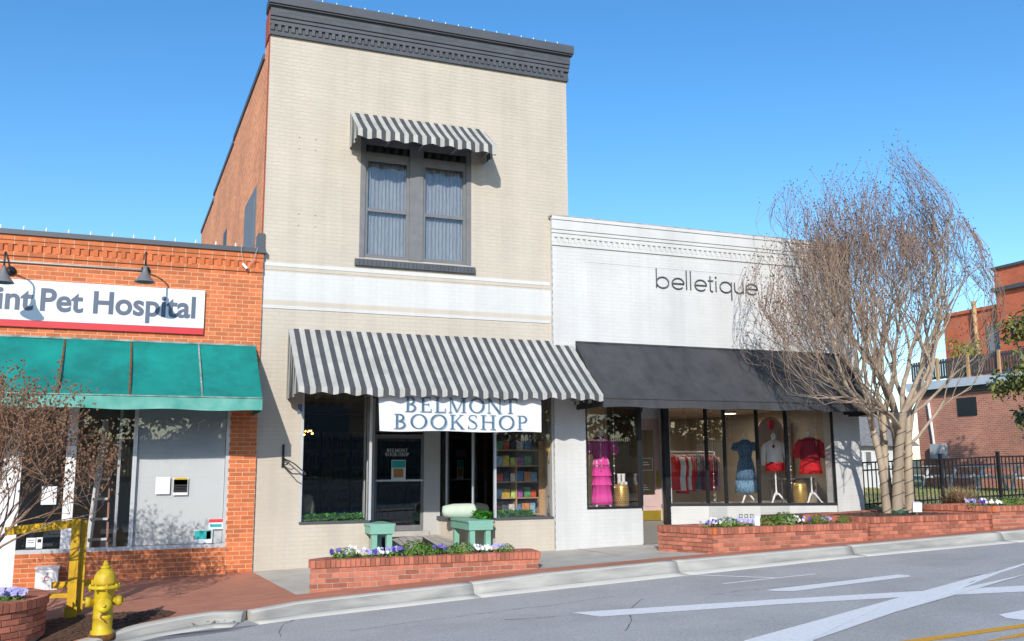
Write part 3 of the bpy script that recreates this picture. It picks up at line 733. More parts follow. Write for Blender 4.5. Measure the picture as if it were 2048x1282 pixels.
# monoline lettering
lt = MB(); bx, bzz = FX(1311, 574, VY), FZ(1311, 575, VY); tw = FX(1512, 583, VY)-bx; xh = .215; asc = .375; ty = VY-.028; rr = .0115
def arc(cx_, cz_, r, a0, a1, n=16, sx=1): return [(cx_+r*sx*math.cos(R_(a0+(a1-a0)*i/n)), ty, cz_+r*math.sin(R_(a0+(a1-a0)*i/n))) for i in range(n+1)]
r = xh/2; adv = 0.0; cur = bx+rr; glyph = 'belletique'
wid = {'b': 2*r+.06, 'e': 2*r+.045, 'l': .075, 't': .13, 'i': .075, 'q': 2*r+.06, 'u': .19+.03}
tot = sum(wid[c] for c in glyph)-.05; ks = tw/tot
for ch in glyph:
    x = cur
    def V(x_, z0, z1): lt.tube([(x_, ty, bzz+z0), (x_, ty, bzz+z1)], rr, 6)
    if ch == 'b': V(x, 0, asc); lt.tube(arc(x+r*ks, bzz+r, r, 0, 360, 24, ks), rr, 6)
    if ch == 'e':
        lt.tube(arc(x+r*ks, bzz+r, r, 0, 318, 24, ks), rr, 6); lt.tube([(x, ty, bzz+r), (x+2*r*ks, ty, bzz+r)], rr, 6)
    if ch == 'l': V(x, 0, asc)
    if ch == 't': V(x+.03, .03, .31); lt.tube([(x-.02, ty, bzz+xh), (x+.1, ty, bzz+xh)], rr, 6); lt.tube(arc(x+.07, bzz+.04, .04, 180, 300, 8), rr, 6)
    if ch == 'i': V(x, 0, xh); lt.lathe([(.001, -.018), (.018, -.01), (.018, .01), (.001, .018)], (x, ty, bzz+xh+.075), 10, axis='Y')
    if ch == 'q': lt.tube(arc(x+r*ks, bzz+r, r, 0, 360, 24, ks), rr, 6); V(x+2*r*ks, -.15, xh)
    if ch == 'u': V(x, .08, xh); V(x+.16*ks, 0, xh); lt.tube(arc(x+.08*ks, bzz+.085, .08, 180, 360, 12, ks), rr, 6)
    cur += wid[ch]*ks
sg = obj('shop_lettering', lt, m_dark, label='slim charcoal lowercase letters reading belletique on white wall', cat='sign')
# shopfront: left window, recessed door, slanting window wall
bs = obj('shopfront_sill', MB().box(O0, W1E+.01, VY-.02, VY+.12, VS, VS+.035), m_blackm, bou)
obj('post', MB().box(O0, O0+.03, VY, VY+.06, VS+.035, OZ), m_blackm, bs)
obj('pane', MB().box(O0+.03, W1E-.03, VY+.03, VY+.038, VS+.035, OZ), m_glass, bs)
BDY = 1.7; BD0, BD1 = FX(1254, 930, BDY), FX(1320, 930, BDY)
DP0, DP1 = Vector((FX(1336, 950, 1.3), 1.3, 0)), Vector((O1, VY+.03, 0))
def onslant(px, off=0.0, py=950):
    d = ray(px, py); u = (DP1-DP0).normalized(); nn = Vector((-u.y, u.x, 0)); a = DP0+nn*off
    # solve EYE + t d = a + s u in XY
    det = d.x*(-u.y)+u.x*d.y; ex, ey = a.x-EYE.x, a.y-EYE.y
    t = (ex*(-u.y)+u.x*ey)/det; q = EYE+d*t; return Vector((q.x, q.y, 0)), t
def slz(px, py, off=0.0):
    p, t = onslant(px, off, py); return (EYE+ray(px, py)*t).z
e1 = Vector((W1E, VY+.03, 0)); e2 = Vector((W1E+.22, BDY, 0))
slant_pane(e1, e2, VS, OZ, m_glass, bs)
slant_pane(e1, e2, -.2, VS-.05, m_white, bs, 'bulkhead', .06); slant_pane(e1, e2, VS-.05, VS, m_blackm, bs, 'sill', .08)
obj('corner_post', MB().box(W1E-.035, W1E+.035, VY-.005, VY+.07, VS+.035, OZ), m_blackm, bs)
obj('post', MB().box(DP0.x-.09, DP0.x+.03, DP0.y-.05, DP0.y+.07, .3, OZ), m_blackm, bs)
cutpx = [1336, 1414.5, 1451, 1517, 1575.5, 1671]
cp = [DP0]+[onslant(p)[0] for p in cutpx[1:-1]]+[DP1]
for i, (p, q) in enumerate(zip(cp, cp[1:])):
    slant_pane(p, q, VS, OZ, m_glass, bs)
    slant_pane(p, q, VS-.045, VS+.01, m_blackm, bs, 'sill', .09)
    slant_pane(p, q, -.1, VS-.045, m_palegrey if i in (1, 3) else m_white, bs, 'bulkhead', .07)  # second and fourth bulkheads pale grey, the rest white
    brick_face(bs, tuple((p+(q-p)*.01)[:2]), tuple((q-(q-p)*.01)[:2]), .15, VS-.05, [], m_palegrey if i in (1, 3) else m_white, .04, 60)
    if i: obj('mullion', MB().box(p.x-.028, p.x+.028, p.y-.03, p.y+.03, VS, OZ), m_blackm, bs)
obj('mullion', MB().box(O1-.03, O1, VY, VY+.06, VS, OZ), m_blackm, bs)
c = onslant(1486)[0]; b = MB()
for k in (-.11, 0, .11):
    pc = c+(DP1-DP0).normalized()*k
    for (dx, dz, w_, h_) in ((0, .03, .07, .012), (0, -.03, .07, .012), (-.03, 0, .012, .07), (.03, 0, .012, .07)):
        b.bar(pc+(DP1-DP0).normalized()*(dx-w_/2)+Vector((0, -.05, .5+dz)), pc+(DP1-DP0).normalized()*(dx+w_/2)+Vector((0, -.05, .5+dz)), .02, h_)
obj('vent_block', b, m_frame, bs)
obj('ceiling', MB().box(VX0+.5, VX1-.25, .2, 8, OZ+.01, OZ+.1), m_roomb, bou)
obj('interior', MB().box(VX0+.5, VX1-.25, 6, 6.1, -.1, OZ).box(VX0+.5, VX0+.52, .2, 6, 0, OZ).box(VX1-.28, VX1-.26, .2, 6, 0, OZ), m_roomb, bou)
obj('interior_floor', MB().box(VX0+.5, VX1-.25, BDY+.05, 6, .3, .4), m_floorw, bou)
obj('display_floor', MB().hexa([(v.x, v.y, VS-.1) for v in (DP0+Vector((.05, .08, 0)), DP1+Vector((-.05, .08, 0)), Vector((O1, 2.2, 0)), Vector((DP0.x+.05, 2.2, 0)))], [(v.x, v.y, VS-.02) for v in (DP0+Vector((.05, .08, 0)), DP1+Vector((-.05, .08, 0)), Vector((O1, 2.2, 0)), Vector((DP0.x+.05, 2.2, 0)))]), mat('display_grey', (.36, .34, .32), .7), bou)
obj('display_floor', MB().box(O0-.3, W1E-.04, .2, 1.5, VS-.1, VS-.02), mat('display_grey2', (.36, .34, .32), .7), bou)
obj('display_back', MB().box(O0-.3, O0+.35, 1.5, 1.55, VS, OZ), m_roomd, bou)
dz0 = .40
bd = obj('door', MB().box(BD0, BD0+.13, BDY, BDY+.05, dz0, 2.5).box(BD1-.13, BD1, BDY, BDY+.05, dz0, 2.5).box(BD0+.13, BD1-.13, BDY, BDY+.05, 2.26, 2.5).box(BD0+.13, BD1-.13, BDY, BDY+.05, dz0, .92), m_pinkdoor, bou)
obj('pane', MB().box(BD0+.13, BD1-.13, BDY+.02, BDY+.028, .92, 2.26), m_glassd, bd)
obj('panel_moulding', MB().box(BD0+.14, BD1-.14, BDY-.012, BDY-.001, .68, .86), m_pinkdoor, bd)
obj('kick_plate', MB().box(BD0+.02, BD1-.02, BDY-.012, BDY-.002, dz0+.01, dz0+.2), m_brass, bd)
obj('door_handle', MB().box(BD1-.1, BD1-.05, BDY-.015, BDY-.001, 1.08, 1.42).tube([(BD1-.075, BDY-.015, 1.14), (BD1-.075, BDY-.06, 1.17), (BD1-.075, BDY-.06, 1.3), (BD1-.075, BDY-.015, 1.33)], .012, 8), m_brass, bd)
b = MB(); a0, a1, z0, z1 = BD0+.33, BD0+.62, 1.42, 1.68
b.box(a0, a1, BDY+.012, BDY+.016, z1-.012, z1).box(a0, a1, BDY+.012, BDY+.016, z0, z0+.012).box(a0, a0+.012, BDY+.012, BDY+.016, z0+.012, z1-.012).box(a1-.012, a1, BDY+.012, BDY+.016, z0+.012, z1-.012)
for k in range(3): b.box(a0+.02, a1-.1-.03*k, BDY+.012, BDY+.016, 1.02+.045*k, 1.035+.045*k)
for k in range(2): b.box(a0+.06, a1-.08-.03*k, BDY+.012, BDY+.016, 1.53+.05*k, 1.55+.05*k)
obj('door_decal', b, m_paper, bd, kind='stuff')
slant_pane(Vector((DP0.x-.02, 1.34, 0)), Vector((BD1+.03, BDY, 0)), .3, OZ, m_siding, bou, 'door_jamb', .03)
obj('door_surround', MB().box(BD1, BD1+.25, BDY-.03, BDY+.06, .3, OZ).box(W1E+.2, BD0, BDY-.03, BDY+.06, .3, OZ).box(BD0, BD1, BDY-.03, BDY+.06, 2.5, OZ), m_siding, bou)
text(bou, 'house_number', '9', .2, m_ink, FX(1278, 822, BDY-.04), BDY-.04, FZ(1278, 826, BDY-.04), ext=.004)
b = MB(); b.poly([(W1E+.01, VY-.05, S(W1E, 0)+.006), (10.6, VY-.05, S(10.6, 0)+.02), (DP0.x+.2, BDY, dz0-.01), (W1E+.2, BDY, dz0-.01)]); obj('entry_ramp', b, m_rampg, bou)

# ------------------------------------------------------------------ awnings
def striped_awning(name, label, X0, X1, zt, yf, zf, zb, n, yw=0.0):
    t = thing(name, label, 'awning', ((X0+X1)/2, 0, zf))
    W = X1-X0; m = 2*n+1; ms = [m_slight, m_sdark]
    c = MB(); v = MB()
    for i in range(m):
        a, b = X0+W*i/m, X0+W*(i+1)/m; k = i % 2
        for j in range(4):
            s0, s1 = j/4, (j+1)/4; sag = lambda s: -.012*math.sin(math.pi*s)
            c.poly([(a, yw+(yf-yw)*s0, zt+(zf-zt)*s0+sag(s0)), (b, yw+(yf-yw)*s0, zt+(zf-zt)*s0+sag(s0)), (b, yw+(yf-yw)*s1, zt+(zf-zt)*s1+sag(s1)), (a, yw+(yf-yw)*s1, zt+(zf-zt)*s1+sag(s1))], k, True)
        for q in range(4):
            x0, x1 = a+(b-a)*q/4, a+(b-a)*(q+1)/4
            w = lambda x: zb+.018*math.cos((x-X0)/(W/m)*math.pi*.5*1.0)+.012*math.sin(x*3.1)
            f = lambda x: yf-.012-.014*math.sin((x-X0)/(W/m)*math.pi*.5)
            v.poly([(x0, yf-.004, zf), (x1, yf-.004, zf), (x1, f(x1), w(x1)), (x0, f(x0), w(x0))], k, True)
    obj('canopy', c, ms, t, fix=False); obj('valance', v, ms, t, fix=False)
    for X in (X0, X1):
        sp = MB(); k = 11
        for i in range(k):
            y0, y1 = yw+(yf-yw)*i/k, yw+(yf-yw)*(i+1)/k; z0, z1 = zt+(zf-zt)*i/k, zt+(zf-zt)*(i+1)/k
            dx = .02*math.sin(i*2.1); e0 = zb+.02*math.cos(i*1.5); e1 = zb+.02*math.cos((i+1)*1.5)
            sp.poly([(X, y0, z0), (X, y1, z1), (X+.02*math.sin((i+1)*2.1), y1, e1), (X+dx, y0, e0)], i % 2, True)
        obj('side_panel', sp, ms, t, fix=False)
    fr = MB().tube([(X0+.02, yf+.02, zf-.02), (X1-.02, yf+.02, zf-.02)], .014, 6)
    obj('front_rail', fr, m_alu, t)
    for k in range(5):
        X = X0+.03+(W-.06)*k/4
        obj('support_arm', MB().tube([(X, yw-.02, zf-.03), (X, yf+.02, zf-.03)], .012, 6), m_alu, t)
    return t
A1X0, A1X1 = FX(700, 223.5), FX(966, 260)
striped_awning('striped_awning', 'small charcoal and cream striped awning over the upper window', A1X0, A1X1, FZ(830, 241), -.70, FZ(997, 291.5, -.70), FZ(997, 291.5, -.70)-.15, 15)
A2X0, A2X1 = FX(576.4, 656), FX(1140, 685)
AZT = FZ(858, 670); A2F = FZ(1205, 789, -1.3)
striped_awning('striped_awning', 'wide charcoal and cream striped awning over the bookshop front', A2X0, A2X1, AZT, -1.3, A2F, A2F-.10, 29)
def plain_awning(name, label, X0, X1, zt, yw, yf, zf, zb, mtop, mval, seams=()):
    t = thing(name, label, 'awning', ((X0+X1)/2, yw, zf)); c = MB(); v = MB(); n = 90
    for i in range(n):
        a, b = X0+(X1-X0)*i/n, X0+(X1-X0)*(i+1)/n
        for j in range(6):
            s0, s1 = j/6, (j+1)/6; sg_ = lambda s, x: math.sin(math.pi*s)*(-.03-.03*abs(math.sin(math.pi*(x-X0)/1.25)))+.008*math.sin(x*5.3+s*5)+.005*math.sin(x*13+s*9)*s
            c.poly([(x, yw+(yf-yw)*s, zt+(zf-zt)*s+sg_(s, x)) for x, s in ((a, s0), (b, s0), (b, s1), (a, s1))], 0, True)
        v.poly([(a, yf-.003, zf), (b, yf-.003, zf), (b, yf-.02-.01*math.sin(b*7), zb+.01*math.sin(b*5)), (a, yf-.02-.01*math.sin(a*7), zb+.01*math.sin(a*5))], 0, True)
    obj('canopy', c, mtop, t, fix=False); obj('valance', v, mval, t, fix=False)
    for X in (X0, X1):
        sp = MB(); sp.poly([(X, yw, zt), (X, yf, zf), (X, yf, zb), (X, yw, zb)]); obj('side_panel', sp, mtop, t)
    for (sx, mm) in seams:
        obj('seam', MB().bar((sx, yw-.01, zt-.005), (sx+.03, yf-.005, zf+.012), .025, .006), mm, t)
    obj('front_rail', MB().tube([(X0, yf+.02, zf-.01), (X1, yf+.02, zf-.01)], .016, 6), m_alu, t)
    obj('edge_strip', MB().bar((X0, yf-.012, zf+.006), (X1, yf-.012, zf+.006), .012, .016), m_seam if mval is m_greenf else mtop, t)
    obj('wall_strip', MB().bar((X0, yw-.012, zt+.01), (X1, yw-.012, zt+.01), .02, .03), m_seam if mval is m_greenf else mtop, t)
    return t
gy = PY-1.2; gzf = FZ(528, 797, gy)
plain_awning('green_awning', 'faded teal green canvas awning over the pet hospital front', -4.4, 1.63, FZ(255, 682.5, PY), PY, gy, gzf, FZ(528, 822, gy), m_green, m_greenf,
             [(FX(x, 690, PY), m) for x, m in ((397, m_seam), (263, m_rust), (130, m_rust))])
by_ = VY-1.0
plain_awning('black_awning', 'plain black canvas awning over the boutique front', 7.36, FX(1757, 822, by_), FZ(1364, 695, VY), VY, by_, FZ(1480, 803, by_), FZ(1480, 819, by_), m_black, m_black)
obj('roof_bracket', MB().box(13.6, 14.3, -.75, -.1, 2.5, 2.6), m_blackm, label='black metal hood bracket at the end of the black awning', cat='bracket')

# ------------------------------------------------------------------ signs and lamps on the pet hospital
sx1 = FX(408.5, 625, PY-.04); sz1 = FZ(205, 569, PY-.04); szr = FZ(205, 648, PY-.04); szb = FZ(205, 660, PY-.04)
sg = thing('shop_sign', 'white sign board reading Pet Hospital with a red bottom stripe', 'sign', (-1, PY, 4))
obj('board', MB().box(-4.3, sx1, PY-.05, PY-.007, szr+.004, sz1), m_signw, sg)
obj('red_stripe', MB().box(-4.3, sx1, PY-.052, PY-.007, szb-.004, szr), m_red, sg)
tx0 = FX(80, 610, PY-.06); tx1 = FX(391, 620, PY-.06); zb_ = FZ(240, 628, PY-.06)
text(sg, 'lettering', 'Pet Hospital', .48, m_signb, tx0, PY-.053, zb_, width=tx1-tx0, offset=.012, ext=.002)
t2 = FX(66, 610, PY-.06); me = text(sg, 'lettering', 'Point', .48, m_signb, t2-.96, PY-.053, zb_, width=.96, offset=.012, ext=.002)
def gooseneck(px):
    yl = PY-.72; X = FX(px, 548, yl); zs = FZ(px, 548, yl); zt_ = FZ(px, 503, yl)
    t = thing('gooseneck_lamp', 'dark metal gooseneck lamp above the word '+('Point' if px < 100 else 'Hospital')+' on the white sign', 'lamp', (X, PY, zs), 'gooseneck sign lamps')
    zw = FZ(px-6, 541, PY)
    obj('wall_plate', MB().lathe([(.001, -.03), (.07, -.03), (.07, 0)], (X, PY-.007, zw), 14, axis='Y'), m_blackm, t)
    pts = [(X, PY-.02, zw)]+[(X, PY-.1-.62*s, zw+(zt_-zw)*math.sin(math.pi*.5*min(1, s*1.15))) for s in (.0, .2, .4, .6, .8, .93)]+[(X, yl, zt_-.03), (X, yl, zs+.05)]
    obj('arm', MB().tube(pts, .014, 8), m_blackm, t)
    obj('lamp_shade', MB().lathe([(.03, .12), (.035, .06), (.05, .02), (.09, -.05), (.145, -.12), (.15, -.125), (.14, -.125), (.085, -.06), (.03, 0)], (X, yl, zs), 20), m_frame, t)
for px in (7, 290): gooseneck(px)
obj('conduit', MB().tube([(FX(-60, 519, PY), PY-.03, FZ(-60, 518, PY)), (FX(284, 541, PY), PY-.03, FZ(284, 541, PY))], .012, 8), m_util, pet)
w_ = thing('loose_cable', 'thin pale cable with a connector hanging from the pet hospital coping', 'cable', (1.4, PY, 4.9))
X, Z = F(488, 532, PY-.05)
obj('cable', MB().tube([(X-.05, PY-.11, PTOP+.03), (X-.06, PY-.12, Z+.25), (X-.02, PY-.1, Z+.04), (X+.05, PY-.1, Z-.02), (X+.14, PY-.1, Z+.1), (X+.2, PY-.12, PTOP)], .004, 5), m_util, w_)
obj('connector', MB().bar((X-.03, PY-.1, Z+.03), (X+.04, PY-.1, Z-.05), .03, .04), m_whitem, w_)
# paper on the blind
def sheet(name, px0, py0, px1, py1, m, label, cat, Y=PY+.035, subs=()):
    x0, z1 = F(px0, py0, Y); x1, z0 = F(px1, py1, Y); t = thing(name, label, cat, ((x0+x1)/2, Y, z0))
    obj('sheet', MB().box(x0, x1, Y-.0015, Y, z0, z1), m, t)
    for (u0, v0, u1, v1, mm) in subs:
        obj('print', MB().box(x0+(x1-x0)*u0, x0+(x1-x0)*u1, Y-.003, Y-.0017, z1-(z1-z0)*v1, z1-(z1-z0)*v0), mm, t)
sheet('paper_sheet', 312, 954, 339, 988, m_paper, 'blank white paper sheet taped to the pale blind', 'paper')
sheet('flyer', 347, 955, 375, 990, m_paper, 'dark flyer with yellow pictures taped to the pale blind', 'flyer', subs=((.03, .12, .97, .85, m_ink), (.06, .01, .94, .4, m_yelp), (.1, .5, .9, .54, m_paper), (.1, .6, .8, .63, m_paper), (.1, .68, .85, .71, m_redp)))
sheet('sticker', 390, 1060, 424, 1086, m_paper, 'teal and white sticker low on the pale blind', 'sticker', subs=((0, .05, .95, .7, m_tealp), (.66, .12, .9, .8, m_paper)))
sheet('sticker', 418, 1038, 446, 1058, m_paper, 'red topped white sticker at the corner of the pale blind', 'sticker', subs=((0, .02, 1, .35, m_redp), (.1, .5, .9, .8, m_tealp)))
sheet('notice', 84, 973, 112, 1009, m_paper, 'white notice stuck inside the glass behind the shrub', 'notice')
sheet('notice', 53, 1076, 70, 1097, m_paper, 'small printed card low in the pet hospital glass', 'notice', subs=((.15, .2, .85, .26, m_signb), (.15, .4, .85, .46, m_signb), (0, .85, 1, 1, m_signb)))
sheet('notice', 73, 1075, 84, 1097, m_paper, 'narrow card beside the small printed card', 'notice', subs=((.2, .15, .8, .45, m_ink),))
# folding ladder inside
t = thing('step_ladder', 'white step ladder standing inside the pet hospital window', 'ladder', (-.4, .9, 0))
lx, _ = F(185, 1000, .8)
obj('rail', MB().bar((lx-.05, .75, -.1), (lx+.12, .95, 2.3), .09, .03), m_whitem, t); obj('rail', MB().bar((lx+.26, .75, -.1), (lx+.2, .95, 2.3), .03, .03), mat('ladder_orange', (.45, .2, .13), .6), t)
for k in range(7): obj('step', MB().box(lx-.06+.02*k, lx+.25-.005*k, .7+.02*k, .8+.02*k, .1+.31*k, .135+.31*k), m_whitem, t)
# white box on the pavement
t = thing('storage_box', 'white lidded box against the pet hospital brick wall', 'box', (FX(93, 1170, -.3), -.3, S(-1.2, -.3)))
x0, x1 = FX(70, 1160, -.35), FX(115, 1160, -.35); z1 = FZ(90, 1134, -.35); z0 = S(-1.2, -.3)
obj('body', MB().box(x0, x1, -.36, -.12, z0, z1-.03), m_whitem, t); obj('lid', MB().box(x0-.012, x1+.012, -.375, -.11, z1-.03, z1), m_whitem, t)
obj('lid_knob', MB().lathe([(.001, -.008), (.018, -.006), (.018, 0)], ((x0+x1)/2, -.362, z1-.1), 10, axis='Y'), m_util, t)
obj('emblem', MB().tube([((x0+x1)/2+.03*math.cos(a), -.362, (z0+z1)/2+.03*math.sin(a)) for a in [.3+5.6*i/14 for i in range(15)]], .005, 5), m_redp, t)

# ------------------------------------------------------------------ banner with serif capitals
def stroke(mb, pts, ws, y, n=None):
    P = [Vector((a, 0, c)) for a, c in pts]
    L_, R2 = [], []
    for i, p in enumerate(P):
        d = (P[min(i+1, len(P)-1)]-P[max(i-1, 0)]).normalized(); nn = Vector((-d.z, 0, d.x)); wv = ws[i] if hasattr(ws, '__len__') else ws
        L_.append(p+nn*wv/2); R2.append(p-nn*wv/2)
    for i in range(len(P)-1):
        mb.poly([(q.x, y, q.z) for q in (L_[i], L_[i+1], R2[i+1], R2[i])])
def bowl(x0, x1, z0, z1, n=14, ta=.05, tb=.15):
    cz = (z0+z1)/2; ry = (z1-z0)/2-ta/2; rx = x1-x0-tb/2
    pts = [(x0+rx*math.sin(math.pi*i/n)**.75, cz+ry*math.cos(math.pi*i/n)) for i in range(n+1)]
    return pts, [ta+(tb-ta)*math.sin(math.pi*i/n) for i in range(n+1)]
def serif_glyph(ch):
    q = []; T, t = .155, .05
    def stem(x, w=T): q.append(([(x, 0), (x, 1)], w)); q.append(([(x-w/2-.07, .018), (x+w/2+.07, .018)], .036)); q.append(([(x-w/2-.07, .982), (x+w/2+.07, .982)], .036))
    if ch == 'B': stem(.16); q.append(bowl(.2, .55, .5, 1)); q.append(bowl(.2, .62, 0, .53)); return q, .70
    if ch == 'P': stem(.16); q.append(bowl(.2, .60, .46, 1)); return q, .64
    if ch == 'E':
        stem(.16); q += [([(.2, .975), (.56, .975)], t), ([(.2, .52), (.46, .52)], t), ([(.2, .025), (.6, .025)], t), ([(.555, .78), (.55, 1)], .04), ([(.6, .24), (.59, 0)], .04), ([(.46, .42), (.46, .62)], .04)]; return q, .68
    if ch == 'L': stem(.16); q += [([(.2, .025), (.58, .025)], t), ([(.59, .27), (.57, 0)], .045)]; return q, .64
    if ch == 'M': stem(.12, .06); stem(.86, T); q += [([(.12, 1), (.48, .05)], .15), ([(.48, .05), (.84, 1)], .05)]; return q, 1.02
    if ch == 'N': stem(.12, .06); stem(.74, .06); q.append(([(.12, 1), (.74, 0)], .15)); return q, .86
    if ch == 'O':
        n = 30; pts = [(.46+.37*math.cos(2*math.pi*i/n), .5+.475*math.sin(2*math.pi*i/n)) for i in range(n+1)]
        q.append((pts, [.05+.115*abs(math.cos(2*math.pi*i/n))**1.3 for i in range(n+1)])); return q, .92
    if ch == 'T': stem(.38); q += [([(.02, .975), (.74, .975)], t), ([(.03, 1), (.02, .76)], .045), ([(.73, 1), (.74, .76)], .045)]; return q, .78
    if ch == 'K': stem(.16); q += [([(.22, .42), (.62, .98)], .05), ([(.34, .56), (.70, .02)], .15), ([(.52, .982), (.72, .982)], .036), ([(.58, .018), (.8, .018)], .036)]; return q, .82
    if ch == 'H': stem(.16); stem(.68); q.append(([(.2, .52), (.64, .52)], t)); return q, .86
    if ch == 'S':
        pts = [(.50, .82), (.44, .95), (.30, .975), (.16, .93), (.11, .78), (.17, .64), (.32, .53), (.46, .42), (.52, .25), (.45, .08), (.29, .025), (.13, .06), (.07, .22)]
        q.append((pts, [.05, .05, .05, .07, .1, .14, .16, .14, .1, .07, .05, .05, .05])); q += [([(.50, .76), (.49, .99)], .04), ([(.075, .26), (.08, .0)], .04)]; return q, .62
def serif_text(body, x0, x1, z, h, y, gap=.1):
    mb = MB(); gl = [serif_glyph(c) for c in body]; tot = sum(a for _, a in gl)+gap*(len(gl)-1); k = (x1-x0)/(tot*h)
    x = x0; lay = 0
    for g, adv in gl:
        for pts, ws in g:
            stroke(mb, [(x+a*h*k, z+c*h) for a, c in pts], [v*h for v in ws] if hasattr(ws, '__len__') else ws*h, y-.0006*(lay % 7)); lay += 1
        x += (adv+gap)*h*k
    return mb
BY = -1.16
bn = thing('banner', 'white hanging banner reading BELMONT BOOKSHOP under the wide striped awning', 'banner', (4.9, BY, 2))
bx0, bx1 = FX(756, 835, BY), FX(1083, 835, BY); bz0 = FZ(915, 863, BY); bz1 = bz0+.66
b = MB(); nx, nz = 36, 6
def bp_(i, j):
    x = bx0+(bx1-bx0)*i/nx; z = bz0+(bz1-bz0)*j/nz
    return (x+.03*(1-j/nz)*(1 if i < 3 else 0)*(3-i)/3, BY+.008*math.sin(i*.55)*(1-j/nz*.5)+.004, z-.008*math.sin(i*.35)*(1-j/nz))
for i in range(nx):
    for j in range(nz): b.poly([bp_(i, j), bp_(i+1, j), bp_(i+1, j+1), bp_(i, j+1)], smooth=True)
obj('cloth', b, m_signw, bn, fix=False)
h2 = FZ(920, 830, BY)-FZ(920, 859, BY)
obj('lettering', serif_text('BOOKSHOP', FX(787, 845, BY), FX(1056, 845, BY), FZ(920, 858.5, BY), h2, BY-.012), m_navy, bn, fix=False)
obj('lettering', serif_text('BELMONT', FX(809, 815, BY), FX(1034, 815, BY), FZ(920, 825.5, BY), h2*1.02, BY-.012), m_navy, bn, fix=False)
obj('lettering_shadow', serif_text('BOOKSHOP', FX(787, 845, BY)+.013, FX(1056, 845, BY)+.013, FZ(920, 858.5, BY)-.008, h2, BY-.0062), mat('grey_blue_print', (.38, .46, .53), .7), bn, fix=False)
obj('lettering_shadow', serif_text('BELMONT', FX(809, 815, BY)+.013, FX(1034, 815, BY)+.013, FZ(920, 825.5, BY)-.008, h2*1.02, BY-.0062), mat('grey_blue_print2', (.38, .46, .53), .7), bn, fix=False)
for x in (bx0+.05, bx1-.05): obj('tie_cord', MB().tube([(x, BY, bz1-.02), (x, BY, A2F+.05)], .004, 5), m_ink, bn)
o = obj('lettering', serif_text('BELMONT', DX0+.24, DX0+.64, 1.795, .065, DY-.009), m_paper, door, fix=False)
o = obj('lettering', serif_text('BOOKSHOP', DX0+.21, DX0+.66, 1.72, .065, DY-.009), m_paper, door, fix=False)
sheet('poster', 783, 920, 811, 961, m_paper, 'poster with teal sky and orange drawing on the bookshop door', 'poster', Y=DY-.012, subs=((.03, .03, .97, .38, m_tealp), (.15, .42, .85, .85, m_orangep)))
sheet('sign_plate', 595.5, 808, 604, 828, mat('blue_plate', (.08, .13, .22), .5), 'small blue plate hanging at the left end of the bookshop awning', 'sign', Y=-.35)
# bulbs along parapets
def bulbs(name, label, x0, x1, y, z, step):
    t = thing(name, label, 'string lights', (x0, y, z), 'bulb strings along the parapets')
    me = MB().lathe([(.009, 0), (.011, .025), (.013, .04), (.009, .065), (.002, .085)], n=8).mesh('bulb', m_bulb)
    x = x0
    while x < x1: link('bulb', me, t, (x, y, z)); x += step
    obj('cord', MB().tube([(x0, y, z+.012), (x1, y, z+.012)], .005, 5), m_whitem, t)
bulbs('string_lights', 'row of clear bulbs along the tall beige building parapet', BX0+.1, BX1, -.1, CTOP+.03, .252)
bulbs('string_lights', 'row of clear bulbs along the low orange brick parapet', -3.4, PX1-.25, PY, PTOP, .31)
# wrought bracket
t = thing('iron_bracket', 'black wrought iron bracket on the beige wall beside the bookshop window', 'bracket', (2.1, 0, 1.6))
X, Z = F(566, 910); 
obj('back_plate', MB().box(X-.02, X+.02, -.02, -.005, Z-.2, Z+.17), m_blackm, t)
obj('arm', MB().tube([(X, -.02, Z-.05), (X+.14, -.28, Z-.14), (X+.29, -.55, Z-.3)], .01, 6), m_blackm, t)
obj('brace', MB().tube([(X, -.02, Z-.17), (X+.12, -.25, Z-.3), (X+.29, -.55, Z-.31)], .01, 6), m_blackm, t)
obj('scroll', MB().tube([(X+.02+.05*math.cos(a)*a/6, -.1-.1*math.cos(a)*a/6, Z-.1+.07*math.sin(a)*a/6) for a in [i*.5 for i in range(14)]], .008, 5), m_blackm, t)

# ------------------------------------------------------------------ bookshop entry things
def bench(label, X0, X1, Y0, Y1, zt, zfloor):
    t = thing('bench', label, 'bench', ((X0+X1)/2, (Y0+Y1)/2, zfloor), 'sage green benches at the bookshop door')
    k = 4
    for i in range(k):
        y0, y1 = Y0+(Y1-Y0)*i/k+.004, Y0+(Y1-Y0)*(i+1)/k-.004; obj('slat', MB().box(X0-.02, X1+.02, y0, y1, zt-.03, zt), m_bench, t)
    obj('apron', MB().box(X0, X1, Y0, Y0+.03, zt-.16, zt-.03), m_bench, t); obj('apron', MB().box(X0, X1, Y1-.03, Y1, zt-.16, zt-.03), m_bench, t)
    obj('apron', MB().box(X0, X0+.03, Y0+.03, Y1-.03, zt-.16, zt-.03), m_bench, t); obj('apron', MB().box(X1-.03, X1, Y0+.03, Y1-.03, zt-.16, zt-.03), m_bench, t)
    for x in (X0+.03, X1-.12):
        for y in (Y0+.03, Y1-.12): obj('leg', MB().box(x, x+.09, y, y+.09, zfloor-.05, zt-.03), m_bench, t)
Yb = -.42
bench('sage green bench left of the bookshop doorway', FX(741, 1060, Yb), FX(789, 1060, Yb), Yb, .45, FZ(765, 1048, Yb), S(3.6, -.2))
Yb = -.3
bench('sage green bench right of the bookshop doorway before the angled glass', FX(938, 1050, Yb), FX(986, 1050, Yb)+.0, Yb, .7, FZ(960, 1041, Yb), S(5.4, -.1))
b = MB(); b.poly([(3.78, .1, S(3.8, 0)*.93+.27*.07+.016), (5.05, .1, S(5, 0)*.93+.27*.07+.016), (4.86, 1.35, .262), (3.9, 1.35, .262)])
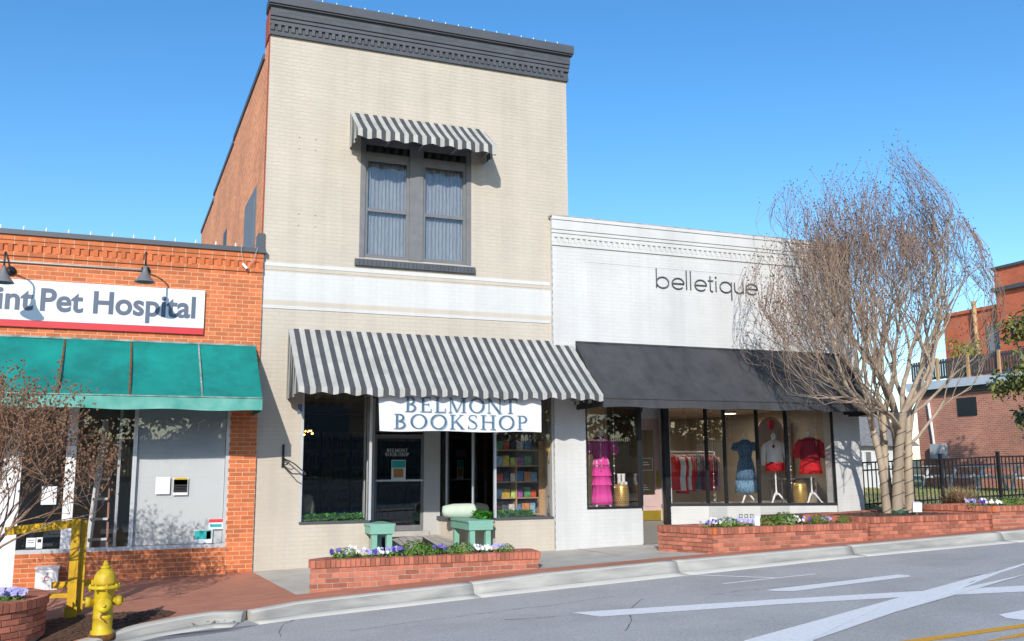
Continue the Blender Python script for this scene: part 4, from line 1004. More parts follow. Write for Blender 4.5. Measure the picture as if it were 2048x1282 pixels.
me = b.mesh('door_mat', m_matr); o = link('door_mat', me); tag(o, 'black rubber mat on the tiled ramp before the bookshop door', 'mat')
def turf(x0, x1, y0, y1, z, label):
    b = MB()
    for i in range(2600):
        p = Vector((rng.uniform(x0, x1), y0+(y1-y0)*rng.random()**1.5, z+rng.uniform(0, .15))); a = rng.random()*6.28; l = rng.uniform(.02, .045)
        d = Vector((math.cos(a), math.sin(a), rng.uniform(.1, .9)))*l; e = Vector((-math.sin(a), math.cos(a), rng.uniform(-.4, .4)))*l*.5
        b.poly([p-d*.3-e, p+d-e*.4, p+d+e*.4, p-d*.3+e])
    obj('artificial_greenery', b, m_turf, label=label, cat='greenery', kind='stuff')
turf(SF0+.06, LW1-.06, .09, .5, SILL-.02, 'bright artificial greenery along the left bookshop window')
turf(RW0-.25, SF1-.35, .1, .5, SILL-.03, 'bright artificial greenery along the right bookshop window')
# bookshelf and books
bk = thing('bookshelf', 'pale wooden bookshelf full of face-out books behind the right window', 'bookshelf', (6.2, .8, SILL))
hx0, hx1 = FX(988, 950, .75), FX(1076, 950, .75); hz0, hz1 = SILL, FZ(1030, 893, .75)
obj('end_panel', MB().box(hx1, hx1+.24, .7, .74, hz0, hz1+.1), m_wood, bk); obj('end_panel', MB().box(hx0-.03, hx0, .72, 1.05, hz0, hz1), m_wood, bk)
obj('divider', MB().box((hx0+hx1)/2-.012, (hx0+hx1)/2+.012, .74, 1.05, hz0, hz1-.2), m_wood, bk); obj('back_panel', MB().box(hx0, hx1, 1.05, 1.07, hz0, hz1), m_roomg, bk)
kk = 0
for i in range(5):
    z = hz0+.04+(hz1-hz0-.04)*i/4.2
    obj('shelf', MB().box(hx0, hx1, .73, 1.05, z-.02, z), m_wood, bk)
    x = hx0+.03
    while x < hx1-.14 and i < 5:
        wv = rng.uniform(.1, .15); hv = rng.uniform(.14, .19); a = .22
        cv = MB(); cv.hexa([(x, .76, z+.002), (x+wv, .76, z+.002), (x+wv, .785, z+.002), (x, .785, z+.002)], [(x+.02, .76+hv*a, z+hv), (x+wv+.02, .76+hv*a, z+hv), (x+wv+.02, .785+hv*a, z+hv), (x+.02, .785+hv*a, z+hv)])
        obj('book', cv, m_books[(kk*7+i*3) % 10], label='colourful face-out book leaning on the pale wooden bookshelf', cat='book', group='books on the window bookshelf')
        x += wv+rng.uniform(.005, .03); kk += 1
sheet('framed_print', 1043, 862, 1070, 894, m_paper, 'framed print hanging on the wall above the bookshelf', 'picture', Y=1.3, subs=((.15, .1, .85, .5, m_frame), (.15, .6, .85, .63, m_frame), (.15, .7, .85, .73, m_frame)))
b = MB(); px0, px1 = FX(888, 1020, .35), FX(970, 1020, .5)
b.lathe([(.001, -.36), (.09, -.34), (.13, -.15), (.135, .1), (.12, .3), (.03, .37), (.001, .375)], ((px0+px1)/2, .62, SILL+.12), 18, axis='X', wob=lambda a, h: .05*math.sin(a*3+h*8))
obj('bolster_cushion', b, m_cushion, label='pale green bolster cushion lying in the angled bookshop window', cat='cushion')
t = thing('paper_fan', 'gold wire flower fan hanging in the right bookshop window', 'decoration', (6.9, .12, 1.9)); X, Z = F(1099, 893, .12)
for i in range(12):
    a = R_(20+i*29); obj('petal', MB().tube([(X, .12, Z), (X+.07*math.cos(a-.15), .12, Z+.1*math.sin(a-.15)), (X+.085*math.cos(a), .12, Z+.14*math.sin(a)), (X+.07*math.cos(a+.15), .12, Z+.1*math.sin(a+.15)), (X, .12, Z)], .0045, 5), m_gold, t)
obj('stem', MB().tube([(X, .12, Z-.1), (X-.04, .12, Z-.22), (X, .12, Z-.3)], .006, 5), m_gold, t)
t = thing('lamp_post_cutout', 'dark fluted lamp post with yellow lantern inside the window edge', 'lamp', (6.85, .2, SILL)); X = FX(1104, 980, .2)
obj('post', MB().lathe([(.1, 0), (.1, .1), (.075, .14), (.065, .32), (.09, .34), (.05, .38), (.035, .5), (.035, 1.55), (.06, 1.58)], (X, .2, SILL+.02), 14), m_frame, t)
obj('lantern', MB().lathe([(.04, 1.6), (.09, 1.72), (.095, 1.85), (.06, 1.98), (.02, 2.02)], (X, .2, SILL+.02), 14), mat('amber_glass', (.6, .36, .03), .4), t)
t = thing('bead_chandelier', 'small glowing amber chandelier inside the left bookshop window', 'lamp', (2.6, 1.2, 2.1)); X, Z = F(615, 867, 1.2)
for i in range(9):
    a = i*.7; obj('lit_bulb', MB().lathe([(.001, -.018), (.016, 0), (.001, .018)], (X+.09*math.cos(a), 1.2+.06*math.sin(a), Z+.05*math.sin(a*1.7)), 8), m_glow, t)
obj('cord', MB().tube([(X, 1.2, Z+.03), (X, 1.2, STZ)], .006, 5), m_ink, t)
obj('frame', MB().tube([(X+.09*math.cos(i*.4), 1.2+.06*math.sin(i*.4), Z+.03) for i in range(17)], .006, 5), m_brass, t)
b = MB().lathe([(.13, 0), (.16, .1), (.15, .28), (.1, .42), (.05, .46)], (FX(612, 1000, .6), .6, SILL), 14, wob=lambda a, h: .12*math.sin(a*5+h*20))
obj('stone_statue', b, mat('weathered_stone', (.22, .21, .16), .9, .3, 12), label='weathered pale stone ornament in the left bookshop window', cat='statue')
for i in range(7):   # shelving deeper inside, the interior gloom put into its book colours
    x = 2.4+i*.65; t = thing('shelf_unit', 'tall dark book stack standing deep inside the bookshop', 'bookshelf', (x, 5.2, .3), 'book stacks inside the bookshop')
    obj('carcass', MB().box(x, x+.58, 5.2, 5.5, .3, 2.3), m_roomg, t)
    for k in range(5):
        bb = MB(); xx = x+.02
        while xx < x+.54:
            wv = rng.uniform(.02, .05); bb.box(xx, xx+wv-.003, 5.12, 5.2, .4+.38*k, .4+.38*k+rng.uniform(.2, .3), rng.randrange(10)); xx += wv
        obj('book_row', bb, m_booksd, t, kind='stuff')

# ------------------------------------------------------------------ boutique display
def form(px, Y, zb, label, parts, h=1.46, rz=-.4, X=None):
    X = X if X is not None else FX(px, 960, Y)
    t = thing('mannequin', label, 'mannequin', (X, Y, zb), 'dress forms in the boutique windows', local=True); t.rotation_euler = (0, 0, rz); k = h/1.46; t.scale = (k, k, k)
    for i in range(3):
        a = R_(90+120*i+15); c, s = math.cos(a), math.sin(a)
        obj('leg', MB().tube([(0, 0, .2), (.05*c, .05*s, .19), (.12*c, .12*s, .1), (.17*c, .17*s, .025), (.21*c, .21*s, .012)], [.018, .022, .02, .016, .014], 8), m_whitem, t)
    obj('pole', MB().lathe([(.02, .16), (.028, .22), (.016, .27), (.016, .5), (.024, .53), (.016, .56), (.016, .82)], n=10), m_whitem, t)
    obj('torso', MB().lathe([(.09, .72), (.155, .76), (.16, .82), (.115, .97), (.15, 1.13), (.165, 1.22), (.11, 1.275), (.045, 1.3), (.042, 1.36), (.05, 1.37), (.045, 1.40), (.03, 1.43), (.012, 1.46)], n=20, sy=.66), m_skin, t)
    for p in parts: obj(p[0], p[1], p[2], t, fix=False)
    return t
def cloth(prof, wob=None, sy=.7, n=48): return MB().lathe(prof, n=n, sy=sy, wob=wob)
pl = lambda f, a0: (lambda a, h: a0*math.sin(a*f+h*3))
def sleeve(sx, pts, r): 
    b = MB(); b.tube([(sx*x, y, z) for x, y, z in pts], r, 10); return b
VP = VS-.02
form(1203, .55, VP, 'mannequin in a magenta ruffled top and long hot pink tiered skirt',
     [('blouse', cloth([(.135, .9), (.15, .97), (.175, 1.1), (.2, 1.2), (.15, 1.27), (.07, 1.31)], lambda a, h: .07*math.sin(a*9+h*40)), m_mag),
      ('sleeve', sleeve(1, [(.14, 0, 1.22), (.22, 0, 1.18), (.25, -.01, 1.06), (.23, -.01, .98)], [.06, .085, .09, .06]), m_mag), ('sleeve', sleeve(-1, [(.14, 0, 1.22), (.22, 0, 1.18), (.25, -.01, 1.06), (.23, -.01, .98)], [.06, .085, .09, .06]), m_mag),
      ('skirt', cloth([(.12, .97), (.14, .9), (.165, .80), (.178, .793), (.15, .79), (.165, .66), (.18, .6), (.195, .592), (.155, .585), (.175, .46), (.19, .43), (.205, .425), (.165, .415), (.185, .2), (.2, .07)], lambda a, h: .05*math.sin(a*11+h*5)+.03*math.sin(a*3+h*14)), m_pink)], h=1.5, rz=-.35)
o2 = VP
def sl(px, off): p, _t = onslant(px, off); return p
p = sl(1492, .5); form(0, p.y, o2, 'mannequin in a blue floral midi dress in the slanting window', [
    ('dress', cloth([(.125, .95), (.14, .9), (.175, .78), (.2, .6), (.215, .47)], pl(11, .03)), m_floral), ('hem', cloth([(.216, .472), (.235, .22)], pl(11, .03)), m_florall),
    ('bodice', cloth([(.125, .94), (.14, 1.02), (.17, 1.14), (.175, 1.22), (.12, 1.28), (.06, 1.32)], pl(7, .015)), m_floral),
    ('sleeve', sleeve(1, [(.14, 0, 1.22), (.2, 0, 1.2), (.24, 0, 1.1)], [.06, .075, .07]), m_floral), ('sleeve', sleeve(-1, [(.14, 0, 1.22), (.2, 0, 1.2), (.24, 0, 1.1)], [.06, .075, .07]), m_floral)], X=p.x, h=1.47)
p = sl(1551, .5); form(0, p.y, o2, 'mannequin in a white jacket and red shorts in the slanting window', [
    ('jacket', cloth([(.17, .80), (.165, .9), (.155, 1.0), (.18, 1.14), (.18, 1.22), (.12, 1.28), (.055, 1.31)], pl(5, .012)), m_wcloth), ('shorts', cloth([(.165, .85), (.19, .78), (.2, .66)], pl(6, .03)), m_redc),
    ('sleeve', sleeve(1, [(.15, 0, 1.22), (.22, 0, 1.12), (.24, -.02, .95), (.25, -.04, .78)], [.055, .06, .05, .042]), m_wcloth), ('sleeve', sleeve(-1, [(.15, 0, 1.22), (.22, 0, 1.12), (.24, -.02, .95), (.25, -.04, .78)], [.055, .06, .05, .042]), m_wcloth),
    ('corsage', MB().lathe([(.001, -.05), (.035, 0), (.001, .05)], (-.05, -.14, 1.17), 10), m_redc)], X=p.x, h=1.47)
p = sl(1622, .5); form(0, p.y, o2, 'mannequin in a loose red sweater and bright red skirt in the slanting window', [
    ('sweater', cloth([(.19, .86), (.205, .92), (.2, 1.05), (.2, 1.2), (.14, 1.28), (.065, 1.31)], pl(6, .02)), mat('deep_red_knit', (.34, .008, .02), .85, .15, 20, .3, 120)), ('skirt', cloth([(.17, .93), (.2, .8), (.225, .62), (.23, .58)], pl(8, .03)), m_redc),
    ('sleeve', sleeve(1, [(.15, 0, 1.23), (.24, 0, 1.14), (.28, -.02, 1.0), (.26, -.04, .9)], [.07, .08, .08, .06]), m_redc), ('sleeve', sleeve(-1, [(.15, 0, 1.23), (.24, 0, 1.14), (.28, -.02, 1.0), (.26, -.04, .9)], [.07, .08, .08, .06]), m_redc)], X=p.x, h=1.52)
def drum(X, Y, z, label, h=.44, r=.14):
    t = thing('drum_stool', label, 'stool', (X, Y, z), 'pierced gold drum stools')
    obj('body', MB().lathe([(r*.85, 0), (r*.95, .03), (r*1.08, h*.5), (r*.95, h-.03), (r*.85, h)], (X, Y, z), 24), m_gold, t)
    dots = MB()
    for k in range(9):
        for j in range(22):
            a = (j+.5*(k % 2))*2*math.pi/22; zz = h*(.1+.09*k); R3 = r*(.95+.13*math.sin(math.pi*(.1+.09*k)))+.002
            c = Vector((X+R3*math.cos(a), Y+R3*math.sin(a), z+zz)); u = Vector((-math.sin(a), math.cos(a), 0))*.011; vv = Vector((0, 0, .014)); dots.poly([c-u, c-vv, c+u, c+vv])
    obj('pierced_holes', dots, m_roomd, t, kind='stuff')
drum(FX(1243, 1000, .5), .5, VP, 'pierced gold drum stool beside the pink skirt', .44)
p = sl(1598, .45); drum(p.x, p.y, VP, 'pierced gold drum stool in the slanting window', .42)
t = thing('ankle_boots', 'pair of cream ankle boots standing on the gold stool', 'boots', (FX(1243, 960, .5), .5, VP+.44))
for dx in (-.05, .04):
    X = FX(1243, 960, .5)+dx; obj('boot', MB().lathe([(.035, 0), (.04, .03), (.032, .08), (.036, .16), (.04, .2)], (X, .5, VP+.445), 12).box(X-.025, X+.03, .40, .5, VP+.441, VP+.49), m_skin, t)
for i, (X, Y) in enumerate(((9.0, 3.6), (10.8, 2.9), (12.4, 2.4))):  # lamps added to light the interior, no such fittings in sight
    t = thing('added_ceiling_lamp', 'added round ceiling lamp lighting the boutique', 'lamp', (X, Y, OZ), 'added lamps in the boutique')
    obj('rim', MB().lathe([(.16, -.04), (.17, -.02), (.17, 0)], (X, Y, OZ), 20), m_whitem, t); obj('diffuser', MB().lathe([(.15, -.045), (.15, -.04)], (X, Y, OZ), 20), emit('warm_diffuser', (1, .86, .66), 4), t)
    ld = bpy.data.lights.new('added_lamp_light', 'AREA'); ld.shape = 'DISK'; ld.size = .3; ld.energy = 14; ld.color = (1, .88, .7); lo = bpy.data.objects.new('added_lamp_light', ld); COL.objects.link(lo); lo.location = (X, Y, OZ-.06)
    lo.parent = t; lo.matrix_parent_inverse = Matrix.Translation((-X, -Y, -OZ))
# rack of clothes
ry_ = 2.15; rx0, rx1 = FX(1340, 905, ry_), FX(1428, 905, ry_); rz_ = FZ(1380, 904, ry_)
t = thing('clothes_rack', 'white clothes rail behind the first slanting pane', 'rack', ((rx0+rx1)/2, ry_, .4))
obj('rail', MB().tube([(rx0, ry_, rz_), (rx1, ry_, rz_)], .016, 8), m_whitem, t)
for x in (rx0, rx1): obj('upright', MB().tube([(x, ry_, .4), (x, ry_, rz_)], .016, 8), m_whitem, t)
cols = [(m_redc, 'red'), (m_wcloth, 'white'), (m_wcloth, 'white'), (m_redc, 'red'), (m_wcloth, 'white'), (m_redc, 'red'), (m_redc, 'red'), (m_teal, 'teal'), (m_plum, 'plum'), (m_plum, 'plum'), (m_teal, 'teal'), (m_redc, 'red'), (m_redc, 'red'), (m_plum, 'plum'), (m_blush, 'blush')]
for i, (mm, cn) in enumerate(cols):
    X = rx0+.06+(rx1-rx0-.1)*i/(len(cols)-1); L_ = rng.uniform(.62, .92); wv = rng.uniform(.19, .24)
    g = thing('hanging_garment', cn+' garment hanging on the white clothes rail', 'clothes', (X, ry_, rz_), 'clothes on the rail')
    obj('cloth', MB().lathe([(.02, rz_-.07), (wv*.8, rz_-.12), (wv, rz_-.3), (wv*1.05, rz_-L_*.7), (wv*1.2, rz_-L_)], (X, ry_, 0), 24, sx=.28, sy=1, wob=pl(9, .06)), mm, g)
    for s in (-1, 1): obj('sleeve', MB().tube([(X, ry_+s*wv*.8, rz_-.13), (X-.02, ry_+s*(wv+.05), rz_-.3), (X-.03, ry_+s*(wv+.04), rz_-.52)], [.045, .045, .035], 8), mm, g)
    obj('hanger', MB().tube([(X, ry_-wv*.7, rz_-.1), (X, ry_, rz_-.05), (X, ry_+wv*.7, rz_-.1)], .006, 5), m_whitem, g)
# heart garlands
hp = [(0, -.8), (.5, -.25), (.78, .2), (.7, .55), (.4, .68), (.12, .55), (0, .32), (-.12, .55), (-.4, .68), (-.7, .55), (-.78, .2), (-.5, -.25)]
def heart_mesh(m, s=.022):
    b = MB(); b.hexa([(a*s, -.002, c*s) for a, c in hp], [(a*s, .002, c*s) for a, c in hp]); return b.mesh('heart', m)
hm = [heart_mesh(m_gold), heart_mesh(m_paper), heart_mesh(mat('rose_gold', (.8, .45, .35), .3, metal=.9))]
def garland(X, Y, z1, z0):
    t = thing('heart_garland', 'thin string of small gold and white hearts hanging in the boutique window', 'garland', (X, Y, z1), 'heart garlands')
    obj('string', MB().tube([(X, Y, z1), (X, Y, z0)], .002, 4), m_whitem, t)
    z = z1-.05; k = 0
    while z > z0: o = link('heart', hm[(k*2) % 3 if k % 4 else 1], t, (X, Y-.003, z)); o.rotation_euler = (0, 0, rng.uniform(-.5, .5)); z -= rng.uniform(.07, .16); k += 1
for px in (1178, 1201, 1227): garland(FX(px, 880, .3), .3, OZ, 1.5 if px != 1227 else 1.0)
for px, zl in ((1374, 1.7), (1397, 1.35), (1427, .8), (1463, 1.75), (1582, 1.0), (1636, 1.9)):
    p = sl(px, .2); garland(p.x, p.y, OZ, zl)
p = sl(1640, 1.5); t = thing('display_table', 'low dark wire table behind the mannequins', 'table', (p.x, p.y, VS), None)
obj('top', MB().box(p.x-1.2, p.x+.2, p.y-.2, p.y+.2, 1.2, 1.23), m_frame, t)
for dx in (-1.18, .16):
    for dy in (-.18, .16): obj('leg', MB().box(p.x+dx, p.x+dx+.02, p.y+dy, p.y+dy+.02, VS-.02, 1.2), m_frame, t)
arc_ = lambda X, Y, z0, r, h: [(X+r*math.cos(R_(180-180*i/16)), Y, z0+h+r*math.sin(R_(180-180*i/16))) for i in range(17)]
for i, px in enumerate((1545, 1610)):
    p = sl(px, 1.9); t = thing('garment_arch', 'tan arched clothes hoop standing behind the mannequins', 'arch', (p.x, p.y, VS), 'tan arches in the boutique window')
    obj('hoop', MB().tube([(p.x-.34, p.y, VS)]+arc_(p.x, p.y, VS, .34, 1.5)+[(p.x+.34, p.y, VS)], .018, 8), m_wood, t)
    obj('infill', MB().hexa([(a, p.y+.02, c) for a, _y, c in [(p.x-.33, 0, VS)]+arc_(p.x, p.y, VS, .33, 1.5)+[(p.x+.33, 0, VS)]], [(a, p.y+.03, c) for a, _y, c in [(p.x-.33, 0, VS)]+arc_(p.x, p.y, VS, .33, 1.5)+[(p.x+.33, 0, VS)]]), m_roomb, t)
    b = MB().lathe([(.001, -.14), (.07, -.08), (.1, .02), (.05, .1), (.001, .1)], (p.x-.05+.1*i, p.y-.1, 2.42), 12, sy=.5); obj('red_bag', b, m_redc, label='small red heart-shaped bag hanging high in the boutique window', cat='bag', group='red bags in the boutique window')

# ------------------------------------------------------------------ planters
def planter(name, label, pts, zt, soil=None, orange=()):
    t = thing(name, label, 'planter', (pts[1][0], pts[1][1], S(pts[1][0], max(pts[1][1], -3))))
    P = [Vector((x, y, 0)) for x, y in pts]; cen = sum(P, Vector())/len(P)
    ins = [p+(cen-p).normalized()*.02 for p in P]
    obj('core', MB().hexa([(p.x, p.y, -.7) for p in ins], [(p.x, p.y, zt-.1) for p in ins]), m_plmortar, t)
    sp = [p+(cen-p).normalized()*.12 for p in P]; sz = soil if soil is not None else zt-.035
    b = MB(); n = 14; b.poly([(p.x, p.y, sz) for p in sp]); obj('soil', b, m_mulch, t)
    ch = MB()
    for i in range(500):
        w4 = [rng.random() for _ in P]; sm_ = sum(w4); p = sum((q*(w/sm_) for q, w in zip(sp, w4)), Vector())
        p = p.lerp(sp[rng.randrange(len(sp))], rng.random()*.6); a = rng.random()*6.28; l = rng.uniform(.01, .03)
        d = Vector((math.cos(a), math.sin(a), rng.uniform(-.2, .5)))*l; e = Vector((-math.sin(a), math.cos(a), .2))*.007; q = Vector((p.x, p.y, sz+.006)); ch.poly([q-d-e, q+d-e, q+d+e, q-d+e])
    obj('bark_chips', ch, m_mulch, t, kind='stuff')
    for k, (p, q) in enumerate(zip(P, P[1:]+P[:1])):
        L_ = (q-p).length; u = (q-p)/L_; nn = Vector((u.y, -u.x, 0)); ang = math.atan2(u.y, u.x)
        if nn.dot(Vector((EYE.x, EYE.y, 0))-p) > 0: brick_face(t, (p.x, p.y), (q.x, q.y), min(S(p.x, max(p.y, -3)), S(q.x, max(q.y, -3)))-.1, zt-.104, [], m_plbrick, .0045, 200, top_down=True)
        m_ = max(1, round(L_/.069)); me = MB().box(-L_/m_/2+.004, L_/m_/2-.004, -.025, .19, -.1, 0).mesh('cap_brick', m_plbrick)
        meo = None
        for i in range(m_):
            c = p+u*(L_*(i+.5)/m_); c.z = zt+rng.uniform(-.002, .002)
            if k == 1 and i == 0 and orange:
                if not meo: meo = MB().box(-L_/m_/2+.004, L_/m_/2-.004, -.028, .19, -.102, 0).mesh('cap_brick', m_plorange)
            o = link('cap_brick', meo if (k == 1 and i == 0 and orange) else me, t, c); o.rotation_euler = (0, 0, ang)
        b = MB(); b.bar(p+u*.03+Vector((0, 0, zt-.052))-nn*.07, q-u*.03+Vector((0, 0, zt-.052))-nn*.07, .13, .085); obj('cap_mortar', b, m_plmortar, t)
    return t
P1 = [(3.2, -1.95), (2.5, -2.04), (2.24, -2.24), (2.2, -2.46), (5.56, -2.5), (5.63, -1.95)]
planter('brick_planter', 'long low brick planter before the bookshop doorway', P1, .265)
PA = [(8.2, -1.45), (8.59, -2.5), (11.74, -2.5), (11.5, -1.3)]
planter('brick_planter', 'brick planter with pansies below the boutique windows', PA, .515, orange=(1,))
PB = [(11.5, -1.15), (11.8, -2.5), (14.58, -2.5), (14.3, -.14)]
planter('brick_planter', 'mulched brick planter holding the bare multi-stem tree', PB, .605, .59)
PC = [(14.35, -1.2), (14.66, -2.5), (25, -2.5), (25, -.2)]
planter('brick_planter', 'highest brick planter along the iron fence', PC, .735, .70, orange=(1,))
obj('mulch_ground', MB().hexa([(11.55, -1.2, .2), (14.3, -1.2, .2), (14.4, .1, .2), (11.3, -.1, .2)], [(11.55, -1.2, .57), (14.3, -1.2, .58), (14.4, .1, .57), (11.3, -.1, .56)]), m_mulch, kind='structure')
cp_ = Vector((-1.82, -3.35, 0)); R5 = FX(92, 1200, -3.35)+1.82
t = thing('round_planter', 'round brick planter with the bare shrub beside the yellow barrier', 'planter', (cp_.x, cp_.y, S(-1.8, -3)))
pzt = FZ(40, 1183, -3.0); n_ = int(2*math.pi*R5/.072)
obj('core', MB().lathe([(R5-.015, S(-1.8, -3)-.2), (R5-.015, pzt-.1)], cp_, 40), m_plmortar, t)
obj('soil', MB().lathe([(R5-.15, pzt-.1), (R5-.15, pzt-.04)], cp_, 30), m_mulch, t)
me = MB().box(-.031, .031, -.03, .18, -.1, 0).mesh('cap_brick', m_plbrick); me2 = brick_mesh(BL-JT, BH-JT, .02, m_plbrick)
for i in range(n_):
    a = 2*math.pi*i/n_; o = link('cap_brick', me, t, (cp_.x+(R5-.0)*math.cos(a), cp_.y+R5*math.sin(a), pzt)); o.rotation_euler = (0, 0, a+math.pi/2)
nb = int(2*math.pi*R5/.205)
for r in range(5):
    for i in range(nb):
        a = 2*math.pi*(i+.5*(r % 2))/nb; o = link('brick', me2, t, (cp_.x+(R5-.012)*math.cos(a), cp_.y+(R5-.012)*math.sin(a), pzt-.14-r*BH)); o.rotation_euler = (0, 0, a+math.pi/2)
# plants
def leafball(n, rx, ry, rz, size, shell=.5, cz=None, up=.3):
    b = MB()
    for i in range(n):
        v = Vector((rng.gauss(0, 1), rng.gauss(0, 1), rng.gauss(0, 1))).normalized()*(shell+(1-shell)*rng.random())
        p = Vector((v.x*rx, v.y*ry, (v.z*rz)+(cz if cz is not None else rz*.8)))
        if p.z < 0: p.z = -p.z*.3
        nrm = (v+Vector((rng.uniform(-.6, .6), rng.uniform(-.6, .6), rng.uniform(-.2, .6)+up))).normalized(); a = nrm.orthogonal().normalized(); c = nrm.cross(a); th = rng.random()*6.28
        a, c = a*math.cos(th)+c*math.sin(th), c*math.cos(th)-a*math.sin(th); s = size*rng.uniform(.6, 1.2)
        b.poly([p-a*s, p-c*s*.45, p+a*s, p+c*s*.45])
    return b
def bloom_mesh(n, m, spread, h):
    b = MB()
    for i in range(n):
        a = rng.random()*6.28; r = spread*math.sqrt(rng.random()); c = Vector((r*math.cos(a), r*math.sin(a), h*rng.uniform(.7, 1.15)))
        nrm = Vector((rng.uniform(-.5, .5), -1, rng.uniform(0, .8))).normalized(); x = nrm.orthogonal().normalized(); y = nrm.cross(x); s = rng.uniform(.022, .032)
        for k in range(5):
            an = k*1.2566+.3; d = x*math.cos(an)+y*math.sin(an); e = x*math.cos(an+1.57)+y*math.sin(an+1.57); o = nrm*.002*k
            b.poly([c+o, c+d*s*.6+e*s*.5+o, c+d*s*1.15+o, c+d*s*.6-e*s*.5+o])
    return b.mesh('blooms', m)
pans = []
for i, m in enumerate((m_purple, m_lilac, m_wpetal, m_lilac, m_wpetal, m_purple)):
    pans.append((leafball(46, .12, .1, .05, .03, .2).mesh('leaves', m_box if i % 2 else m_leafg), bloom_mesh(9, m, .12, .12)))
cnames = ['deep violet', 'lilac', 'white', 'pale lilac', 'bright white', 'violet']
def pansy(x, y, z, k, where, grp):
    t = thing('pansy_plant', cnames[k]+' pansies growing in '+where, 'flowers', (x, y, z), grp, local=True); t.rotation_euler = (0, 0, rng.uniform(-.5, .5)); s = rng.uniform(.85, 1.15); t.scale = (s, s, s)
    tag(link('leaves', pans[k][0], t), kind='stuff'); tag(link('blooms', pans[k][1], t), kind='stuff')
shrm = [leafball(420, .17, .16, .1, .021, .75).mesh('foliage', m_box) for _ in range(3)]
def shrub(x, y, z, s, where, grp):
    t = thing('box_shrub', 'small clipped bright green shrub in '+where, 'shrub', (x, y, z), grp, local=True); t.scale = (s*1.15, s, s); t.rotation_euler = (0, 0, rng.random()*6)
    link('foliage', shrm[rng.randrange(3)], t); 
    obj('stem', MB().tube([(0, 0, -.02), (0, 0, .08)], .012, 6), m_twig, t)
def row(pxs, Y, z, where, grp, kinds):
    for px, k in zip(pxs, kinds):
        X = FX(px, 1090, Y)
        if k == 's': shrub(X, Y, z, rng.uniform(.8, 1.1), where, grp)
        elif k == 'S': shrub(X, Y, z, 1.35, where, grp)
        else: pansy(X, Y, z, k, where, grp)
row((680, 690, 712, 736, 752, 772, 790, 803, 832, 862, 884, 905, 925, 963, 975, 1000, 1012), -2.22, .235, 'the low planter before the bookshop', 'plants in the low planter', (0, 's', 2, 3, 5, 2, 1, 0, 'S', 's', 0, 's', 's', 2, 4, 1, 's'))
row((1412, 1428, 1440, 1456, 1472, 1488, 1504), -2.25, .485, 'the planter below the boutique windows', 'plants below the boutique', (3, 0, 2, 's', 1, 3, 1))
row((1540, 1572, 1592, 1606, 1622, 1640, 1658, 1690), -2.2, .485, 'the planter below the boutique windows', 'plants below the boutique', ('s', 'S', 4, 2, 0, 's', 1, 's'))
row((1952, 1970, 1985, 2003, 2020, 2040), -2.15, .70, 'the high planter by the iron fence', 'plants by the iron fence', (1, 5, 2, 4, 's', 's'))
for px, py, k in ((8, 1186, 1), (22, 1184, 3), (34, 1187, 1), (4, 1192, 's')):
    X, Y = FX(px, py, -3.75), -3.75
    (shrub(X, Y, pzt-.04, .6, 'the round planter', 'plants in the round planter') if k == 's' else pansy(X, Y, pzt-.04, k, 'the round planter', 'plants in the round planter'))
q = G(30, 1262); shrub(q.x, q.y, S(q.x, q.y)+.01, .8, 'the mulch below the round planter', None)
def spot(label, X, Y, z, rz, s=1.0):
    t = thing('garden_spotlight', label, 'lamp', (X, Y, z), local=True); t.rotation_euler = (0, 0, rz); t.scale = (s, s, s)
    obj('housing', MB().hexa([(-.09, -.06, .05), (.09, -.06, .05), (.09, .07, .02), (-.09, .07, .02)], [(-.09, -.1, .24), (.09, -.1, .24), (.07, .02, .26), (-.07, .02, .26)]), m_whitem, t)
    obj('stake', MB().tube([(0, 0, 0), (0, 0, .06)], .015, 6), m_util, t)
q = G(33, 1252); spot('white boxy spotlight at the foot of the round planter', q.x, q.y, S(q.x, q.y), .3, 1.1)
X, Y = FX(1833, 1018, -1.9), -1.9; spot('pale grey floodlight on the mulch beside the tree', X, Y, .59, -.5, .9)
t = thing('post_cap', 'short white marker post among the boutique pansies', 'post', (FX(1515, 1045, -2.3), -2.3, .48)); X = FX(1515, 1045, -2.3)
obj('post', MB().box(X-.05, X+.05, -2.3, -2.2, .4, .66), m_whitem, t); obj('cap', MB().box(X-.056, X+.056, -2.306, -2.194, .66, .672), m_whitem, t)
# ------------------------------------------------------------------ hydrant, barrier
hx, hy = -.32, -3.62; hz = S(hx, hy)
t = thing('fire_hydrant', 'yellow cast iron fire hydrant standing in the mulch bed', 'hydrant', (hx, hy, hz)); c = (hx, hy, hz)
obj('barrel', MB().lathe([(.125, -.05), (.125, .06), (.105, .075), (.105, .2), (.112, .21), (.105, .22), (.105, .5), (.12, .52), (.12, .54)], c, 24), m_hyd, t)
obj('flange', MB().lathe([(.165, .525), (.172, .535), (.172, .555), (.15, .565)], c, 24), m_hyd, t)
obj('bonnet', MB().lathe([(.122, .565), (.125, .6), (.115, .66), (.09, .715), (.055, .74), (.05, .75)], c, 24), m_hyd, t)
obj('top_nut', MB().lathe([(.06, .75), (.06, .77), (.035, .775), (.03, .81), (.02, .815), (.02, .835)], c, 6), m_hyd, t)
for i in range(8):
    a = i*.785+.2; obj('bolt', MB().lathe([(.014, .5), (.014, .572), (.01, .58)], (hx+.152*math.cos(a), hy+.152*math.sin(a), hz), 6), m_hyd, t)
fd = (Vector((EYE.x, EYE.y, 0))-Vector((hx, hy, 0))).normalized()
